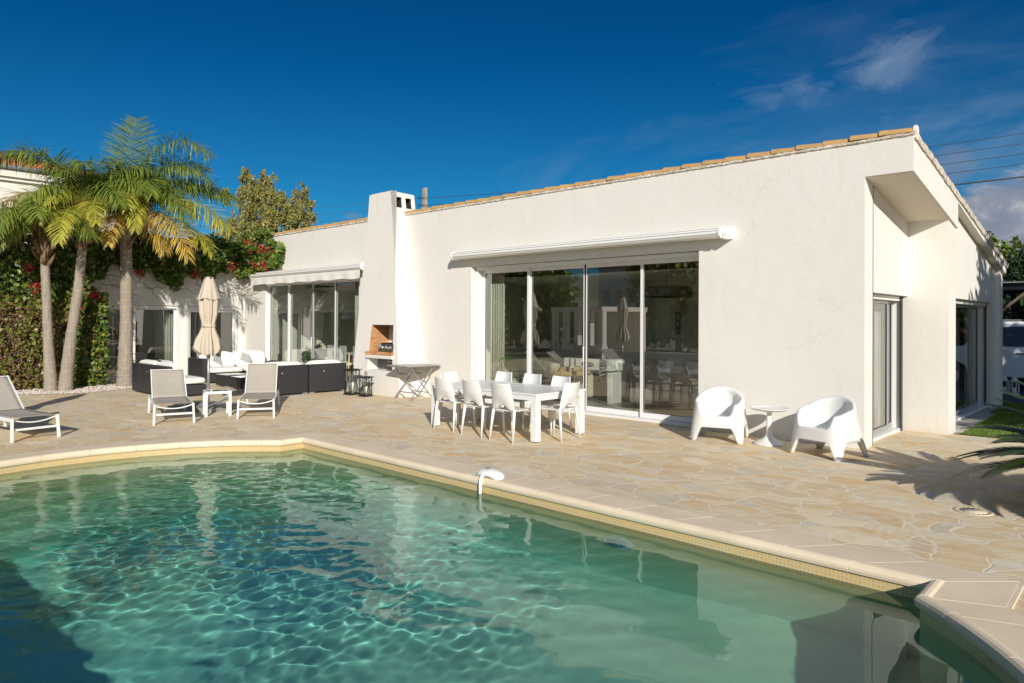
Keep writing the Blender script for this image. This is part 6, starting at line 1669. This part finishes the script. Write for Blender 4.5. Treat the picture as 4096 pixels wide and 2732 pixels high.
    m.build('rings', 'black_iron', t)
    t = thing('kitchen_counter', 'dark kitchen counter with a wooden top deep in the room', 'counter', (-11.3, 14.3, .03))
    MB().box(-1.1, 1.1, -.3, .3, 0, .90).build('cabinet', 'kitchen_dark', t); MB().box(-1.15, 1.15, -.34, .34, .90, .94).build('worktop', 'brown_wood', t)
    for k, (x, h_) in enumerate(((-.5, .34), (-.35, .28), (-.2, .38), (.3, .3))):
        b = thing('bottle', ('tall bottle at the left of the kitchen counter', 'short bottle, second on the kitchen counter', 'tallest bottle, third on the kitchen counter', 'lone bottle at the right of the kitchen counter')[k], 'bottle', (-11.3+x, 14.2, .97), 0, 'bottles on the kitchen counter')
        MB().lathe([(.035, 0), (.035, h_*.6), (.013, h_*.75), (.013, h_), (0, h_)], 14).build('glass', 'green_bottle', b)
    for k, (x0, x1, y, lb) in enumerate(((-10.72, -10.30, 10.80, 'pale curtain drawn to the left end of the wide window'), (-15.62, -15.08, 10.62, 'sheer curtain at the right end of the lounge window'))):
        def fn(u_, v_): return (x0+(x1-x0)*u_, y+.03*math.sin(u_*38)+.01*math.sin(u_*90), .05+2.72*v_)
        c = MB().grid(fn, 90, 2).build('curtain', 'curtain_cloth', solid=.003); tag(c, lb, 'curtain')
    def curt(label, y0, y1, x):
        def fn(u_, v_): return (x+.03*math.sin(u_*40)+.01*math.sin(u_*93), y0+(y1-y0)*u_, .05+2.0*v_)
        c = MB().grid(fn, 90, 2).build('curtain', 'curtain_cloth', solid=.003); tag(c, label, 'curtain')
    curt('pale curtain behind the wing window by the thick palm', 7.75, 8.25, -21.62); curt('pale curtain at the hedge end of the wing window', 5.9, 6.5, -21.62)
    curt('pale curtain behind the narrow wing window', 9.05, 9.3, -21.62)
    curt('cream curtain behind the side door at the house corner', 11.2, 12.45, -3.40)
    curt('grey curtain behind the rear side door', 13.8, 16.8, -3.02)
    # lounge behind the left window
    t = thing('arc_lamp', 'arc floor lamp with a white dome shade in the lounge window', 'lamp', (-18.9, 11.9, .03))
    MB().lathe([(.0, 0), (.16, 0), (.16, .03), (0, .05)], 24).build('base', 'frame_white', t)
    MB().tube([(0, 0, 0), (0, 0, 1.1), (.05, 0, 1.7), (.3, 0, 2.15), (.7, 0, 2.30), (1.05, 0, 2.2), (1.15, 0, 2.05)], .014, 8).build('stem', 'chrome', t)
    MB().lathe([(.0, .24), (.12, .22), (.22, .14), (.26, .02), (.25, -.06), (.235, -.06), (.245, .02), (.2, .13), (0, .22)], 30, c=(1.15, 0, 1.80)).build('dome_shade', 'lamp_shade_white', t)
    t = thing('flower_vase', 'bouquet of cream flowers in a straw coloured vase behind the sofas', 'vase', (-18.1, 10.95, .03))
    MB().lathe([(.14, .15), (.15, .55), (.13, .55), (.12, .2), (0, .2)], 24).build('vase', 'tan_wicker', t); MB().box(-.25, .25, -.2, .2, 0, .15).build('stool', 'frame_white', t)
    R_ = np.random.default_rng(2); m = MB()
    for k in range(22):
        a = R_.uniform(0, 6.28); e = R_.uniform(.1, 1.4); c = (.24*math.cos(a)*math.cos(e), .22*math.sin(a)*math.cos(e), .86+.22*math.sin(e)); m.pillow(c, .15, .15, .12, None, 7, .8)
    m.build('flowers', 'petal_cream', t)
    C = R_.normal(size=(260, 3))*[.16, .16, .09]+[0, 0, .68]; V, F = leaves(C, .10, aspect=1.8); npmesh('leaves', V, F, 'leaf_room', t)
    t = thing('lounge_dining_table', 'indoor table laid with a cloth, white chairs round it, lounge window', 'table', (-16.9, 12.1, .03))
    MB().box(-.9, .9, -.5, .5, .70, .75).build('table_top', 'cushion_white', t)
    for x in (-.8, .8):
        for y in (-.42, .42): MB().box(x-.03, x+.03, y-.03, y+.03, 0, .70).build('leg', 'frame_white', t)
    for k, (x, y, a) in enumerate(((-17.6, 11.4, 0), (-17.0, 11.35, 0), (-16.3, 11.4, 0))):
        c = thing('indoor_chair', ('white indoor chair nearest the flower vase', 'white indoor chair in the middle of the lounge table', 'white indoor chair nearest the curtain')[k], 'chair', (x, y, .03), a, 'white chairs indoors')
        MB().box(-.22, .22, -.2, .22, .42, .48).build('seat', 'white_plastic', c, bevel=.02); MB().box(-.22, .22, -.24, -.20, .42, .98).build('backrest', 'white_plastic', c, bevel=.02)
        for lx in (-.19, .19):
            for ly in (-.2, .18): MB().box(lx-.02, lx+.02, ly-.02, ly+.02, 0, .42).build('leg', 'white_plastic', c)
    t = thing('hourglass', 'clear glass hourglass on the indoor table', 'hourglass', (-16.35, 12.0, .79))
    MB().lathe([(.0, 0), (.09, .01), (.10, .08), (.02, .17), (.10, .26), (.09, .33), (0, .34)], 20).build('glass_bulbs', 'clear_glass', t)
    for k, (x, y, z, w_, h_, lb) in enumerate(((-20.2, 14.18, 1.75, .55, .75, 'small framed picture on the pale lounge wall'), (-18.0, 14.18, 1.8, .5, .55, 'small dark picture right of the dome lamp'), (-15.3, 14.18, 1.6, 1.0, 1.5, 'large framed dark picture at the right of the lounge'))):
        t = thing('framed_picture', lb, 'picture', (x, y, z)); MB().box(-w_/2, w_/2, -.03, 0, -h_/2, h_/2).build('frame', 'black_enamel', t)
        MB().box(-w_/2+.04, w_/2-.04, -.036, -.031, -h_/2+.04, h_/2-.04).build('mount', 'lamp_shade_cream', t); MB().box(-w_/2+.12, w_/2-.12, -.042, -.037, -h_/2+.12, h_/2-.12).build('print', 'picture_dark', t)
    t = thing('bedroom_armchair', 'pale armchair inside the wing window nearest the corner', 'armchair', (-22.4, 9.4, .03), rad(-90))
    MB().box(-.4, .4, -.4, .4, .12, .42).build('seat', 'sofa_beige', t, bevel=.04); MB().box(-.4, .4, .22, .4, .42, .85).build('backrest', 'sofa_beige', t, bevel=.06)
inside()
